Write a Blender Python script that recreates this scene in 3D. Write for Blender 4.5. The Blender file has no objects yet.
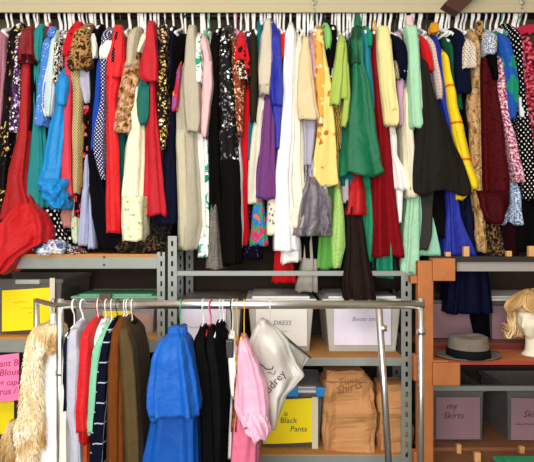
import bpy, bmesh, math, random
from mathutils import Vector, Matrix, noise
random.seed(7)
C = bpy.context.scene.collection
PI = math.pi
F = 579.0          # focal length in pixels of a 534 wide frame
CZ = 1.30          # camera height
ROD_Y, ROD_Z = 3.20, 2.488

def py2z0(py, Y): return CZ-(py-231.0)*Y/F
def W(px, py, Y):
    return Vector(((px-267.0)*Y/F, Y, CZ-(py-231.0)*Y/F))

# ------------------------------------------------------------------ materials
def lin(h):
    h = h.lstrip('#')
    v = [int(h[i:i+2], 16)/255 for i in (0, 2, 4)]
    return tuple((c/12.92 if c <= .04045 else ((c+.055)/1.055)**2.4) for c in v)+(1,)
MC = {}
def dye(h):
    c = lin(h); return tuple(x**1.2 for x in c[:3])+(1,)
class NT:
    def __init__(s, name):
        s.m = bpy.data.materials.new(name); s.m.use_nodes = True
        s.t = s.m.node_tree; s.b = s.t.nodes['Principled BSDF']
    def n(s, kind, **kw):
        nd = s.t.nodes.new(kind)
        for k, v in kw.items():
            if k in nd.inputs.keys(): nd.inputs[k].default_value = v
            else: setattr(nd, k, v)
        return nd
    def l(s, a, b): s.t.links.new(a, b)
    def math(s, op, a, b=None):
        nd = s.t.nodes.new('ShaderNodeMath'); nd.operation = op
        for i, v in enumerate((a, b)):
            if v is None: continue
            if isinstance(v, (int, float)): nd.inputs[i].default_value = v
            else: s.l(v, nd.inputs[i])
        return nd.outputs[0]
    def mix(s, f, a, b):
        nd = s.t.nodes.new('ShaderNodeMix'); nd.data_type = 'RGBA'
        for i, v in ((0, f), (6, a), (7, b)):
            if isinstance(v, (int, float)): nd.inputs[i].default_value = v
            elif isinstance(v, tuple): nd.inputs[i].default_value = v
            else: s.l(v, nd.inputs[i])
        return nd.outputs[2]
    def ramp(s, fac, stops, const=True):
        nd = s.t.nodes.new('ShaderNodeValToRGB'); cr = nd.color_ramp
        if const: cr.interpolation = 'CONSTANT'
        while len(cr.elements) < len(stops): cr.elements.new(.5)
        for e, (p, c) in zip(cr.elements, stops):
            e.position = p; e.color = lin(c) if isinstance(c, str) else c
        s.l(fac, nd.inputs[0]); return nd.outputs[0]

def solid(name, col, rough=.6, metal=0, spec=.4, nscale=0, namt=.1, bump=0, bscale=40):
    key = ('solid', name)
    if key in MC: return MC[key]
    t = NT(name); b = t.b
    c = lin(col)
    b.inputs['Base Color'].default_value = c
    b.inputs['Roughness'].default_value = rough; b.inputs['Metallic'].default_value = metal
    b.inputs['Specular IOR Level'].default_value = spec
    tc = t.n('ShaderNodeTexCoord')
    if nscale:
        nz = t.n('ShaderNodeTexNoise', Scale=nscale, Detail=4.0); t.l(tc.outputs['Object'], nz.inputs['Vector'])
        dk = tuple(x*(1-namt*2) for x in c[:3])+(1,); lt = tuple(min(1, x*(1+namt)) for x in c[:3])+(1,)
        t.l(t.mix(nz.outputs['Fac'], dk, lt), b.inputs['Base Color'])
    if bump:
        nz = t.n('ShaderNodeTexNoise', Scale=bscale, Detail=3.0); t.l(tc.outputs['Object'], nz.inputs['Vector'])
        bp = t.n('ShaderNodeBump', Strength=bump, Distance=.01); t.l(nz.outputs['Fac'], bp.inputs['Height'])
        t.l(bp.outputs[0], b.inputs['Normal'])
    MC[key] = t.m; return t.m

def fab(col, pat=None, c2='#ffffff', c3=None, s=40.0, r=.3, rough=.85, sheen=.15, c4=None, wr=.25):
    """cloth: col = ground, pat = woven or printed pattern in UV metres"""
    key = (col, pat, c2, c3, s, r, rough, c4, wr)
    if key in MC: return MC[key]
    t = NT('cloth_'+(pat or 'plain')); b = t.b
    b.inputs['Roughness'].default_value = rough
    b.inputs['Specular IOR Level'].default_value = .08 if rough > .6 else (.3 if rough > .3 else .6)
    if rough <= .25: b.inputs['Metallic'].default_value = .65
    b.inputs['Sheen Weight'].default_value = sheen
    uv = t.n('ShaderNodeTexCoord').outputs['UV']
    base = dye(col); k2 = dye(c2)
    lum = .3*base[0]+.6*base[1]+.1*base[2]
    b.inputs['Sheen Weight'].default_value = sheen*min(1, lum*4)*.5
    k3 = dye(c3) if c3 else k2
    if lum < .04: b.inputs['Specular IOR Level'].default_value = .06
    sx = t.n('ShaderNodeSeparateXYZ'); t.l(uv, sx.inputs[0]); u, v = sx.outputs[0], sx.outputs[1]
    def tex(kind, sc, **kw):
        nd = t.n(kind, **kw); nd.inputs['Scale'].default_value = sc; t.l(uv, nd.inputs['Vector']); return nd
    colr = base; height = None
    if pat == 'dots':
        a = t.math('SUBTRACT', t.math('FRACT', t.math('MULTIPLY', t.math('ADD', u, v), s*.7)), .5)
        c = t.math('SUBTRACT', t.math('FRACT', t.math('MULTIPLY', t.math('SUBTRACT', u, v), s*.7)), .5)
        d = t.math('ADD', t.math('MULTIPLY', a, a), t.math('MULTIPLY', c, c))
        colr = t.mix(t.math('LESS_THAN', d, r*r), base, k2)
    elif pat == 'spots':
        vo = tex('ShaderNodeTexVoronoi', s, Randomness=1.0)
        pick = t.ramp(t.math('MULTIPLY', vo.outputs['Color'], 1.0), [(0, c2), (.45, c3 or c2), (.75, c4 or c3 or c2)])
        nz = tex('ShaderNodeTexNoise', s*3)
        d = t.math('ADD', vo.outputs['Distance'], t.math('MULTIPLY', t.math('SUBTRACT', nz.outputs['Fac'], .5), .6))
        colr = t.mix(t.math('LESS_THAN', d, r), base, pick)
    elif pat == 'blotch':
        nz = tex('ShaderNodeTexNoise', s, Detail=3.0, Distortion=.8)
        st = [(0, c2), (.40, col), (.52, c3 or c2), (.60, c4 or col)]
        colr = t.ramp(nz.outputs['Fac'], st)
    elif pat == 'vstripe':
        colr = t.mix(t.math('LESS_THAN', t.math('FRACT', t.math('MULTIPLY', u, s)), r), base, k2)
    elif pat == 'hstripe':
        colr = t.mix(t.math('LESS_THAN', t.math('FRACT', t.math('MULTIPLY', v, s)), r), base, k2)
    elif pat == 'check':
        ch = tex('ShaderNodeTexChecker', s); colr = t.mix(ch.outputs['Fac'], base, k2)
    elif pat == 'plaid':
        a = t.math('LESS_THAN', t.math('FRACT', t.math('MULTIPLY', u, s)), r)
        c = t.math('LESS_THAN', t.math('FRACT', t.math('MULTIPLY', v, s)), r)
        colr = t.mix(t.math('MAXIMUM', a, c), base, k2)
        if c3:
            a2 = t.math('LESS_THAN', t.math('FRACT', t.math('MULTIPLY', u, s*.5)), .25)
            colr = t.mix(t.math('MULTIPLY', a2, .6), colr, k3)
    elif pat == 'swirl':
        nz = tex('ShaderNodeTexWave', s, Distortion=9.0, Detail=2.0)
        colr = t.ramp(nz.outputs['Fac'], [(0, col), (.4, c2), (.7, c3 or col), (.9, c4 or c2)])
    elif pat == 'leopard':
        vo = tex('ShaderNodeTexVoronoi', s, Randomness=1.0, feature='SMOOTH_F1')
        nz = tex('ShaderNodeTexNoise', s*.35, Detail=2.0)
        d = t.math('ADD', vo.outputs['Distance'], t.math('MULTIPLY', nz.outputs['Fac'], .5))
        colr = t.ramp(d, [(0, c3 or c2), (.42, c2), (.62, col), (.9, c3 or col)])
    elif pat == 'sequin':
        vo = tex('ShaderNodeTexVoronoi', s, Randomness=.8)
        nz = tex('ShaderNodeTexNoise', s*.09, Detail=2.0)
        sp = t.n('ShaderNodeSeparateColor'); t.l(vo.outputs['Color'], sp.inputs[0])
        f = t.math('MULTIPLY', sp.outputs[0], t.math('ADD', nz.outputs['Fac'], .45))
        lit = t.ramp(f, [(0, col), (r, c2), (min(.98, r+.17), c3 or c2)])
        colr = lit; height = vo.outputs['Color']
        b.inputs['Metallic'].default_value = .25; b.inputs['Roughness'].default_value = .35
    elif pat == 'speckle':
        nz = tex('ShaderNodeTexNoise', s, Detail=2.0)
        colr = t.ramp(nz.outputs['Fac'], [(0, c2), (.46, col), (.56, c3 or c2)])
    elif pat == 'brocade':
        vo = tex('ShaderNodeTexVoronoi', s, Randomness=1.0, feature='DISTANCE_TO_EDGE')
        colr = t.mix(t.math('LESS_THAN', vo.outputs['Distance'], r), base, k2)
    # soft tone variation of the dye, wrinkles and weave as bump
    nz = tex('ShaderNodeTexNoise', 9.0, Detail=3.0)
    if isinstance(colr, tuple):
        lo = tuple(x*.86 for x in colr[:3])+(1,)
        colr = t.mix(nz.outputs['Fac'], lo, colr)
    t.l(colr, b.inputs['Base Color'])
    wz = tex('ShaderNodeTexNoise', 16.0, Detail=4.0, Distortion=.6)
    h = wz.outputs['Fac']
    fz = tex('ShaderNodeTexNoise', 420.0)
    h = t.math('ADD', h, t.math('MULTIPLY', fz.outputs['Fac'], .12))
    if height is not None: h = t.math('ADD', h, t.math('MULTIPLY', height, .3))
    bp = t.n('ShaderNodeBump', Strength=wr*2, Distance=.02); t.l(h, bp.inputs['Height'])
    t.l(bp.outputs[0], b.inputs['Normal'])
    MC[key] = t.m; return t.m

def clear(name, col, alpha=.45, rough=.3):
    key = ('clear', name)
    if key in MC: return MC[key]
    t = NT(name); b = t.b
    b.inputs['Base Color'].default_value = lin(col); b.inputs['Roughness'].default_value = rough
    tr = t.n('ShaderNodeBsdfTransparent'); mx = t.n('ShaderNodeMixShader', Fac=alpha)
    t.l(tr.outputs[0], mx.inputs[1]); t.l(b.outputs[0], mx.inputs[2])
    t.l(mx.outputs[0], t.t.nodes['Material Output'].inputs['Surface'])
    MC[key] = t.m; return t.m

# ------------------------------------------------------------------ mesh helpers
def link(name, bm, mat, parent=None, smooth=True, loc=None):
    me = bpy.data.meshes.new(name)
    bmesh.ops.recalc_face_normals(bm, faces=bm.faces)
    off = loc if loc is not None else (parent.matrix_world.translation if parent else Vector())
    if off.length: bmesh.ops.translate(bm, verts=bm.verts, vec=-off)
    bm.to_mesh(me); bm.free()
    for p in me.polygons: p.use_smooth = smooth
    me.materials.append(mat)
    o = bpy.data.objects.new(name, me); C.objects.link(o)
    if parent: o.parent = parent
    elif loc is not None: o.location = loc
    return o
def tag(o, label, cat, group=None):
    o['label'] = label; o['category'] = cat
    if group: o['group'] = group
    return o
def thing(name, label, cat, loc, group=None):
    o = bpy.data.objects.new(name, None); C.objects.link(o); o.location = loc
    o.empty_display_size = .05
    o.matrix_world = Matrix.Translation(loc)
    return tag(o, label, cat, group)
def struct(name, bm, mat, smooth=False):
    o = link(name, bm, mat, None, smooth); o['kind'] = 'structure'; return o
def box(bm, x0, x1, y0, y1, z0, z1, bev=0):
    vs = [bm.verts.new((x, y, z)) for x in (x0, x1) for y in (y0, y1) for z in (z0, z1)]
    fs = [(0, 1, 3, 2), (4, 6, 7, 5), (0, 4, 5, 1), (2, 3, 7, 6), (0, 2, 6, 4), (1, 5, 7, 3)]
    ff = [bm.faces.new([vs[i] for i in f]) for f in fs]
    if bev:
        es = set(e for f in ff for e in f.edges)
        bmesh.ops.bevel(bm, geom=list(es), offset=bev, segments=2, affect='EDGES', profile=.6)
    return bm
def nb(): return bmesh.new()
def tube(bm, pts, r, n=8, cap=True, closed=False):
    pts = [Vector(p) for p in pts]; rings = []
    m = len(pts)
    rr = r if isinstance(r, (list, tuple)) else [r]*m
    prev = None
    for i, p in enumerate(pts):
        a = pts[i-1] if i > 0 else (pts[-1] if closed else p)
        b = pts[i+1] if i < m-1 else (pts[0] if closed else p)
        d = (b-a)
        d = d.normalized() if d.length > 1e-9 else Vector((0, 0, 1))
        if prev is None:
            up = Vector((0, 0, 1)) if abs(d.z) < .9 else Vector((1, 0, 0))
            x = d.cross(up).normalized()
        else:
            x = (prev-d*prev.dot(d)).normalized()
        prev = x; y = d.cross(x)
        rings.append([bm.verts.new(p+(x*math.cos(2*PI*k/n)+y*math.sin(2*PI*k/n))*rr[i]) for k in range(n)])
    for i in range(m-1 if not closed else m):
        A, B = rings[i], rings[(i+1) % m]
        for k in range(n): bm.faces.new((A[k], A[(k+1) % n], B[(k+1) % n], B[k]))
    if cap and not closed:
        bm.faces.new(rings[0][::-1]); bm.faces.new(rings[-1])
    return bm
def lathe(bm, prof, c, n=32, sx=1, sy=1):
    rings = []
    for r, z in prof:
        rings.append([bm.verts.new((c[0]+math.cos(2*PI*k/n)*r*sx, c[1]+math.sin(2*PI*k/n)*r*sy, c[2]+z)) for k in range(n)])
    for A, B in zip(rings, rings[1:]):
        for k in range(n): bm.faces.new((A[k], A[(k+1) % n], B[(k+1) % n], B[k]))
    bm.faces.new(rings[0][::-1]); bm.faces.new(rings[-1])
    return bm
def smooth_path(pts, k=6):
    pts = [Vector(p) for p in pts]; out = []
    for i in range(len(pts)-1):
        p0 = pts[max(i-1, 0)]; p1 = pts[i]; p2 = pts[i+1]; p3 = pts[min(i+2, len(pts)-1)]
        for j in range(k):
            t = j/k
            out.append(.5*((2*p1)+(p2-p0)*t+(2*p0-5*p1+4*p2-p3)*t*t+(3*p1-p0-3*p2+p3)*t**3))
    out.append(pts[-1]); return out
def text(parent, name, s, pos, size, mat, rot=0, shear=.25, dirx=Vector((1, 0, 0)), depth=.0006, align='LEFT', up=None):
    cu = bpy.data.curves.new(name, 'FONT'); cu.body = s; cu.size = size; cu.shear = shear; cu.align_x = align
    cu.offset = .0; cu.resolution_u = 2
    tmp = bpy.data.objects.new('tmp', cu); C.objects.link(tmp)
    me = bpy.data.meshes.new_from_object(tmp.evaluated_get(bpy.context.evaluated_depsgraph_get()))
    bpy.data.objects.remove(tmp)
    o = bpy.data.objects.new(name, me); C.objects.link(o)
    me.materials.clear(); me.materials.append(mat)
    up = up or Vector((0, 0, 1))
    x = (dirx*math.cos(rot)+up*math.sin(rot)).normalized(); y = (up*math.cos(rot)-dirx*math.sin(rot)).normalized(); z = x.cross(y)
    M = Matrix((x, y, z)).transposed().to_4x4(); M.translation = pos
    me.transform(M)
    off = parent.matrix_world.translation
    me.transform(Matrix.Translation(-off)); o.parent = parent
    return o
def scribble(bm, x0, z0, w, Y, h=.008, seed=0, r=.0009):
    rnd = random.Random(seed); n = max(6, int(w/.006)); pts = []
    for i in range(n):
        pts.append((x0+w*i/(n-1), Y, z0+rnd.uniform(-h, h)*(.4+.6*rnd.random())))
    tube(bm, smooth_path(pts, 3), r, 5)

# ------------------------------------------------------------------ cloth loft
def interp(rows, y):
    for (a, b) in zip(rows, rows[1:]):
        if y <= b[0]:
            t = (y-a[0])/max(1e-6, b[0]-a[0]); t = max(0, min(1, t))
            t = t*t*(3-2*t)*.5+t*.5
            return a[1]+(b[1]-a[1])*t, a[2]+(b[2]-a[2])*t
    return rows[-1][1], rows[-1][2]
def tri(bm):
    bmesh.ops.triangulate(bm, faces=[f for f in bm.faces if len(f.verts) == 4], quad_method='ALTERNATE'); return bm
def loft(rows, Y0, hd, seed=0, folds=9, amp=.006, top=.35, tlen=20, exp=3.8, hem=.003, N=44, lean=0.0, crumple=.004, bulge=None, slant=0.0, step=3.2, late=False, drift=1.0, persp=False):
    amp *= 1.35
    """a hollow closed tube of cloth: rows of (pixel y, left, right) at depth Y0-hd, hd = half depth"""
    rnd = random.Random(seed*7919+13)
    ya, yb = rows[0][0], rows[-1][0]
    M = max(6, int((yb-ya)/step)+1)
    ph = [rnd.uniform(0, 6.28) for _ in range(4)]; fr = [folds, folds*1.7+1, 5]
    fr = [int(f) for f in fr]
    dr = [rnd.uniform(-1.2, 1.2)*drift for _ in range(3)]
    bm = nb(); uvl = bm.loops.layers.uv.new('UVMap'); uvd = {}
    rings = []
    crease = exp >= 5
    Yf = Y0-hd*.8
    for i in range(M+1):
        t = i/M; y = ya+(yb-ya)*t
        xl, xr = interp(rows, y)
        q = min(1, (y-ya)/max(1, tlen)); q = top+(1-top)*(math.sin(q*PI/2) if not late else q**4)
        h = hd*q
        if bulge: h *= 1+bulge*math.sin(PI*t)
        cy = Y0-lean*t**3
        px = (xl+xr)/2; hw = max(.006, abs(xr-xl)/2*Yf/F)
        cx = (px-267)*Yf/F
        if persp:      # the flank turned to the camera belongs to the outline too
            Yb = Y0+.45*h; a_, b_ = (xl-267)*(Yf if xl < 267 else Yb)/F, (xr-267)*(Yf if xr > 267 else Yb)/F
            cx = (a_+b_)/2; hw = max(.006, (b_-a_)/2)
        z = CZ-(y-231)*Yf/F
        A = amp*(.25+.75*t)*min(1, hw/.04)
        ring = []; acc = 0; last = None
        for k in range(N):
            th = PI+2*PI*k/N
            c, s_ = math.cos(th), math.sin(th)
            e = 2/exp
            ux = math.copysign(abs(c)**e, c); uy = math.copysign(abs(s_)**e, s_)
            d = (math.sin(fr[0]*th+ph[0]+dr[0]*t*2)+.6*math.sin(fr[1]*th+ph[1]+dr[1]*t*3)+.5*math.sin(fr[2]*th+ph[2]+dr[2]*t*4))
            nx, ny = c*h, s_*hw; L = math.hypot(nx, ny) or 1
            nx, ny = nx/L, ny/L
            p = Vector((cx+ux*hw, cy+uy*h, z))
            cr = noise.noise(Vector((p.x*14+seed, p.y*14, p.z*9)))*crumple*2
            # keep the outline where the photo has it: folds act mostly in depth
            if crease:
                q3 = Vector((p.x*7+seed, p.y*7, p.z*7)); cr += (abs(noise.noise(q3))+.6*abs(noise.noise(q3*1.9))-.35)*.05
            p.x += nx*(A*d*.55+cr*.5); p.y += ny*(A*d*1.5+cr)
            if i == M or i > M-3: p.z += hem*(i-M+3)/3*(math.sin(fr[2]*th+ph[2])+.4*math.sin(fr[0]*th))
            p.z += slant*ux*t
            if last is not None: acc += (Vector((p.x, p.y, 0))-last).length
            last = Vector((p.x, p.y, 0))
            v = bm.verts.new(p); uvd[v] = (acc+seed*.37, p.z+seed*.11); ring.append(v)
        rings.append(ring)
    # turn the hem in and up
    cin = sum((v.co for v in rings[-1]), Vector())/N
    inn = []
    for v in rings[-1]:
        w = bm.verts.new(cin.lerp(v.co, .9)+Vector((0, 0, .004))); uvd[w] = uvd[v]; inn.append(w)
    rings.append(inn); inn2 = []
    for v in inn:
        w = bm.verts.new(cin.lerp(v.co, .9)+Vector((0, 0, .05))); uvd[w] = uvd[v]; inn2.append(w)
    rings.append(inn2)
    for A_, B_ in zip(rings, rings[1:]):
        for k in range(N):
            f = bm.faces.new((A_[k], A_[(k+1) % N], B_[(k+1) % N], B_[k]))
            for lp in f.loops:
                uu = uvd[lp.vert]
                if k == N-1 and lp.vert in (A_[0], B_[0]):
                    pv = uvd[A_[N-1]]; uu = (pv[0]+.01, uu[1])
                lp[uvl].uv = uu
    for ring in (rings[0], rings[-1]):
        f = bm.faces.new(ring)
        for lp in f.loops: lp[uvl].uv = uvd[lp.vert]
    return bm

HM = {}
def hmat(c):
    return solid('plastic_'+c.lstrip('#'), c, .35, 0, .5)
hidx = [0]
def hanger(x, ztop, Yc, half, bz, col, label, group, turn=0, r=None, rodr=.017, clip=False):
    r = r or (.0078 if bz > 2 else .0036)
    hidx[0] += 1
    root = thing('clothes_hanger', label, 'hanger', Vector((x, Yc, ztop)), group)
    ca, sa = math.cos(turn), math.sin(turn)
    def P(y, z): return Vector((x+y*sa, Yc+y*ca, z))
    R = rodr+r+.002
    pts = [P(0, ztop-.004), P(0, min(bz-R-.022, (ztop+bz)/2)), P(-R*.8, bz-R*.75), P(-R, bz), P(-R*.72, bz+R*.72), P(0, bz+R), P(R*.72, bz+R*.72), P(R, bz-.002)]
    link('hook', tube(nb(), smooth_path(pts, 4), r*(.8 if bz > 2 else .62), 7), hmat(col), root)
    d = half
    bar = [P(-d, ztop-.45*d), P(-d*.5, ztop-.2*d), P(0, ztop), P(d*.5, ztop-.2*d), P(d, ztop-.45*d)]
    bm = tube(nb(), smooth_path(bar, 4), r, 7)
    tube(bm, [P(-d, ztop-.45*d), P(d, ztop-.45*d)], r*.85, 7)
    link('shoulder_bar', bm, hmat(col), root)
    return root

gi = [0]
HCOL = ['#f4f2ee', '#f7f5f0', '#ece9e2', '#f4f2ee', '#efeee8', '#f8f6f2', '#e6ecec', '#f6f4ee', '#2b2622', '#f2efe8', '#dfe3e4']
def G(name, cat, label, short, mat, rows, L=0, parts=(), hc=None, Yc=ROD_Y, hook=True, folds=9, amp=.006, group='clothes hanging on the upper rail', hgroup='hangers on the upper rail', rod=(ROD_Z, .017), body='body', **kw):
    gi[0] += 1; seed = gi[0]
    hd = .085+.022*L
    gap = rows[1][0]-rows[0][0]
    if gap > 55 and rows[0][2]-rows[0][1] < 8 and 'tlen' not in kw: kw.update(late=True, top=.2, tlen=gap*1.08)
    bm = loft(rows, Yc, hd, seed, folds, amp, **kw)
    Yf = Yc-hd*.8
    y0, a, b = rows[0]
    top = W((a+b)/2, y0, Yf); top.y = Yc
    if parts:
        root = thing(name, label, cat, top, group)
        link(body, bm, mat, root)
        for i, p in enumerate(parts):
            pn, prow, pdy, phd, pm = p[:5]; pk = dict(p[5]) if len(p) > 5 else {}
            pk.setdefault('top', .6); pk.setdefault('tlen', 8); pk.setdefault('N', 32)
            pl = pk.pop('label', None)
            fo = pk.pop('folds', 6); am = pk.pop('amp', .004)
            o = link(pn, loft(prow, Yf+.02-pdy, phd, seed*31+i, fo, am, **pk), pm or mat, root)
            if pl: o['label'] = pl
    else:
        root = tag(link(name, bm, mat, None, loc=top), label, cat, group)
    if hook:
        c = hc or HCOL[(seed*5) % len(HCOL)]
        hanger(top.x, top.z+.006, Yc, min(.15, hd*.75), rod[0], c, ('dark' if c == '#2b2622' else {'#d4202c': 'red', '#5fb08a': 'green', '#e0b23a': 'yellow', '#2aa7a0': 'teal', '#e58ab0': 'pink', '#15130f': 'black'}.get(c, 'white'))+' plastic hanger carrying the '+short, hgroup, turn=random.uniform(-.18, .18), rodr=rod[1])
    return root

# ------------------------------------------------------------------ clothes on the upper rail
GOLD = fab('#15100c', 'sequin', '#a8863a', '#f6e3a0', 110, .72)
LEOP = fab('#a9834d', 'leopard', '#2b1a0e', '#5d3b1c', 70)
LOWTOP = lambda c, y=27, w=3: (y, c-w, c+w)

G('blouse', 'blouse', 'dusty mauve long blouse hanging beside the dark gold-flecked dress at the rail end', 'dusty mauve blouse', fab('#b98391', rough=.6),
  [(25, -3, 5), (36, -7, 6), (70, -8, 6), (100, -8, 4), (132, -9, 2)], 1)
G('dress', 'dress', 'long black dress scattered with gold sequins beside the dusty mauve blouse', 'gold-flecked black dress', fab('#120e12', 'sequin', '#b08a3c', '#ecd28a', 90, .88),
  [(18, 12, 17), (28, 9, 19), (60, 6, 18), (100, 3, 19), (130, 0, 16), (180, -4, 10), (222, -8, 6)], 2, amp=.004)
G('dress', 'dress', 'dress of purple and silver sequins squeezed beside the dark red gown', 'purple and silver sequin dress', fab('#3a2440', 'sequin', '#8a5aa0', '#f2eaf4', 110, .55),
  [(26, 17, 22), (60, 15, 21), (100, 12, 22), (128, 9, 20), (133, 10, 19)], 3, amp=.003)
G('slip', 'dress', 'narrow peach satin slip seen below the purple sequin dress', 'peach satin slip', fab('#dfa993', rough=.45),
  [LOWTOP(17), (125, 12, 20), (150, 10, 19), (180, 7, 16), (212, 4, 12)], 0)
DR = fab('#8a1420', rough=.55)
G('evening_gown', 'gown', 'dark red gown with sequin-edged puff sleeves and a bright skirt spilling over the shelf edge', 'dark red puff-sleeve gown', fab('#b3161f', rough=.6),
  [(24, 23, 31), (45, 20, 34), (62, 21, 33), (100, 21, 31), (130, 19, 31), (180, 9, 28), (210, 3, 38), (219, 1, 43)], 3,
  [('puff_sleeve', [(25, 25, 32), (38, 18, 34), (50, 16, 34), (61, 18, 34)], .02, .05, DR),
   ('sleeve_cuff', [(58, 16, 34), (61, 15.5, 34.5), (64, 18, 33)], .04, .05, fab('#3c0a12', 'sequin', '#6b1822', '#d28d70', 170, .8)),
   ('underskirt', [(203, 9, 30), (216, 2, 42), (228, -5, 46.5), (243, -8, 46), (250, -9, 32), (258, -9, 20), (268, -9, 15), (273, -8, 11)], .03, .12, fab('#d11420', rough=.35, wr=.5), dict(folds=7, amp=.013, crumple=.014, top=.55, tlen=30, exp=3, lean=.12, step=2.2, drift=4, N=72))], amp=.007, folds=11, hem=.01, lean=.03)
G('dress', 'dress', 'narrow plain black dress between the dark red gown and the teal dress', 'narrow black dress beside the dark red gown', fab('#14110f'),
  [(50, 28, 38), (100, 27, 39), (126, 27, 37), (131, 28, 34)], 2)
TEAL = fab('#0f8f8f', rough=.6)
G('dress', 'dress', 'long teal dress with wide flaring hem beside the dark red gown', 'long teal dress', TEAL,
  [(22, 36, 43), (40, 31, 42), (62, 34, 43), (100, 33, 43), (128, 32, 45), (160, 28, 48), (206, 21, 50), (209, 22, 48)], 2,
  [('sleeve', [(23, 37, 43), (34, 31, 43), (48, 31, 41), (62, 35, 40)], .02, .04, None)], folds=11, amp=.009, hem=.01)
G('shirt', 'shirt', 'crimson shirt whose collar shows above the pale blue denim blouse', 'crimson shirt behind the denim blouse', fab('#b81c2c'),
  [(20, 43, 49), (40, 42, 50), (110, 40, 48)], 0)
G('scarf', 'scarf', 'orange and yellow scarf end showing below the teal sleeve', 'orange and yellow scarf', fab('#e08a2c', 'hstripe', '#f2c84a', s=26, r=.4),
  [(34, 38, 42), (62, 36, 41), (84, 35, 39)], 1)
G('blouse', 'blouse', 'sparkly denim blue blouse with a silvery white inner sleeve', 'sparkly denim blue blouse', fab('#4d86cf', 'spots', '#d8e8fb', s=85, r=.2, rough=.6),
  [(27, 48, 54), (45, 42, 54), (70, 40, 51), (95, 37, 48), (122, 35, 48), (127, 36, 46)], 4,
  [('lining_sleeve', [(30, 52, 57), (58, 48, 55), (90, 42, 54), (108, 42, 52), (117, 45, 50)], .01, .045, fab('#cfdcdc', rough=.4)),
   ('collar', [(26, 49, 55), (34, 47, 55), (38, 49, 53)], .03, .03, None)], amp=.005)
G('jacket', 'jacket', 'black and white sequinned zebra jacket beside the denim blue blouse', 'zebra sequin jacket', fab('#191617', 'blotch', '#e9e2d6', '#d8d0c4', 42, c4='#1c1818', rough=.5),
  [(26, 57, 64), (50, 53, 65), (68, 52, 63), (84, 52, 62)], 4, amp=.004)
G('trousers', 'trousers', 'black trousers hanging below the zebra sequin jacket', 'black trousers beneath the zebra jacket', fab('#191719'),
  [(27, 58, 62), (70, 52, 61), (110, 49, 58), (140, 46, 55)], 1)
CER = fab('#1796d6', rough=.4)
G('dress', 'dress', 'cerulean blue satin dress with a gathered bubble hem', 'cerulean bubble-hem dress', CER,
  [(60, 60, 66), (76, 57, 67), (92, 56, 68), (104, 57, 66), (130, 49, 66), (160, 43, 64), (182, 37, 62), (192, 38, 62)], 4,
  [('gathered_hem', [(178, 38, 62), (186, 38, 63), (196, 41, 64), (204, 48, 66), (209, 52, 65)], .03, .09, None, dict(folds=6, amp=.013, crumple=.016, exp=2.6, drift=7, N=64, step=1.6)),
   ('bodice', [(74, 58, 67), (84, 56, 68), (100, 56, 66), (106, 58, 65)], .012, .05, None, dict(folds=13, amp=.004))], amp=.006)
G('dress', 'dress', 'coral red satin dress with a red flowered top beside the leopard blouse', 'coral red satin dress', fab('#d9344e', rough=.45),
  [(20, 73, 81), (42, 64, 80), (62, 64, 75), (92, 65, 73), (130, 64, 73), (180, 61, 74), (197, 61, 75)], 3,
  [('sleeve', [(21, 74, 81), (34, 66, 80), (46, 63, 76), (56, 62, 70)], .02, .045, fab('#cc2030', 'spots', '#5a0f16', s=30, r=.22))], amp=.007)
G('blouse', 'blouse', 'brown leopard print blouse with a broad sleeve cuff', 'leopard print blouse', LEOP,
  [(17, 80, 88), (28, 75, 90), (48, 70, 91), (62, 67, 91), (69, 72, 88)], 5,
  [('sleeve_cuff', [(56, 66, 90), (64, 66, 90), (70, 69, 84)], .02, .05, fab('#8a6535', 'leopard', '#24150b', '#4b2f17', 55))])
G('dress', 'dress', 'long tan and black basket weave dress below the leopard blouse', 'tan basket weave dress', fab('#d8c694', 'check', '#8f7a50', s=130),
  [(27, 78, 84), (66, 68, 82), (90, 72, 84), (130, 72, 82), (178, 73, 81), (194, 74, 80)], 3, amp=.003)
G('dress', 'dress', 'bronze patterned dress sliver hanging behind the tan basket weave dress', 'bronze patterned dress', fab('#6b4f22', 'swirl', '#c6a050', '#2a1d0c', 30),
  [LOWTOP(83), (120, 79, 86), (170, 78, 84), (189, 78, 83)], 2, amp=.003)
G('blouse', 'blouse', 'silvery lavender satin blouse tucked below the leopard blouse', 'silvery lavender satin blouse', fab('#b7b6c6', rough=.35),
  [(40, 82, 89), (68, 79, 91), (84, 79, 92), (96, 83, 92), (104, 85, 91)], 3, amp=.006)
NAVK = fab('#16151c')
G('evening_gown', 'gown', 'long black gown with a white crescent collar sweeping down to the shelf', 'black gown with the white collar', NAVK,
  [(20, 93, 101), (40, 89, 101), (60, 88, 98), (110, 89, 97), (150, 88, 98), (180, 88, 106), (215, 90, 114), (240, 96, 128), (250, 100, 130)], 2,
  [('collar', [(33, 90, 95), (38, 89, 96), (46, 91, 97), (56, 92, 96), (59, 93, 95)], .02, .03, fab('#e9e4dc'))], folds=9, amp=.008)
G('dress', 'dress', 'black dress printed with red roses peeping out beside the black gown', 'rose print dress', fab('#1d1014', 'spots', '#c9203a', '#e86a7a', 42, .42, c4='#8f1527'),
  [LOWTOP(88), (95, 82, 92), (150, 80, 89), (200, 75, 84), (217, 74, 82)], 1, amp=.004)
G('skirt', 'skirt', 'black skirt with white polka dots resting low behind the cerulean dress', 'black polka dot skirt', fab('#141217', 'dots', '#efe9df', s=34, r=.24),
  [LOWTOP(56), (195, 46, 60), (225, 46, 64), (243, 47, 74)], 1)
G('camisole', 'top', 'dusty pink satin camisole drooping behind the cerulean hem', 'dusty pink camisole', fab('#c98f86', rough=.4),
  [LOWTOP(69), (200, 63, 73), (216, 61, 74), (228, 64, 73)], 1, amp=.006, crumple=.01)
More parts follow.
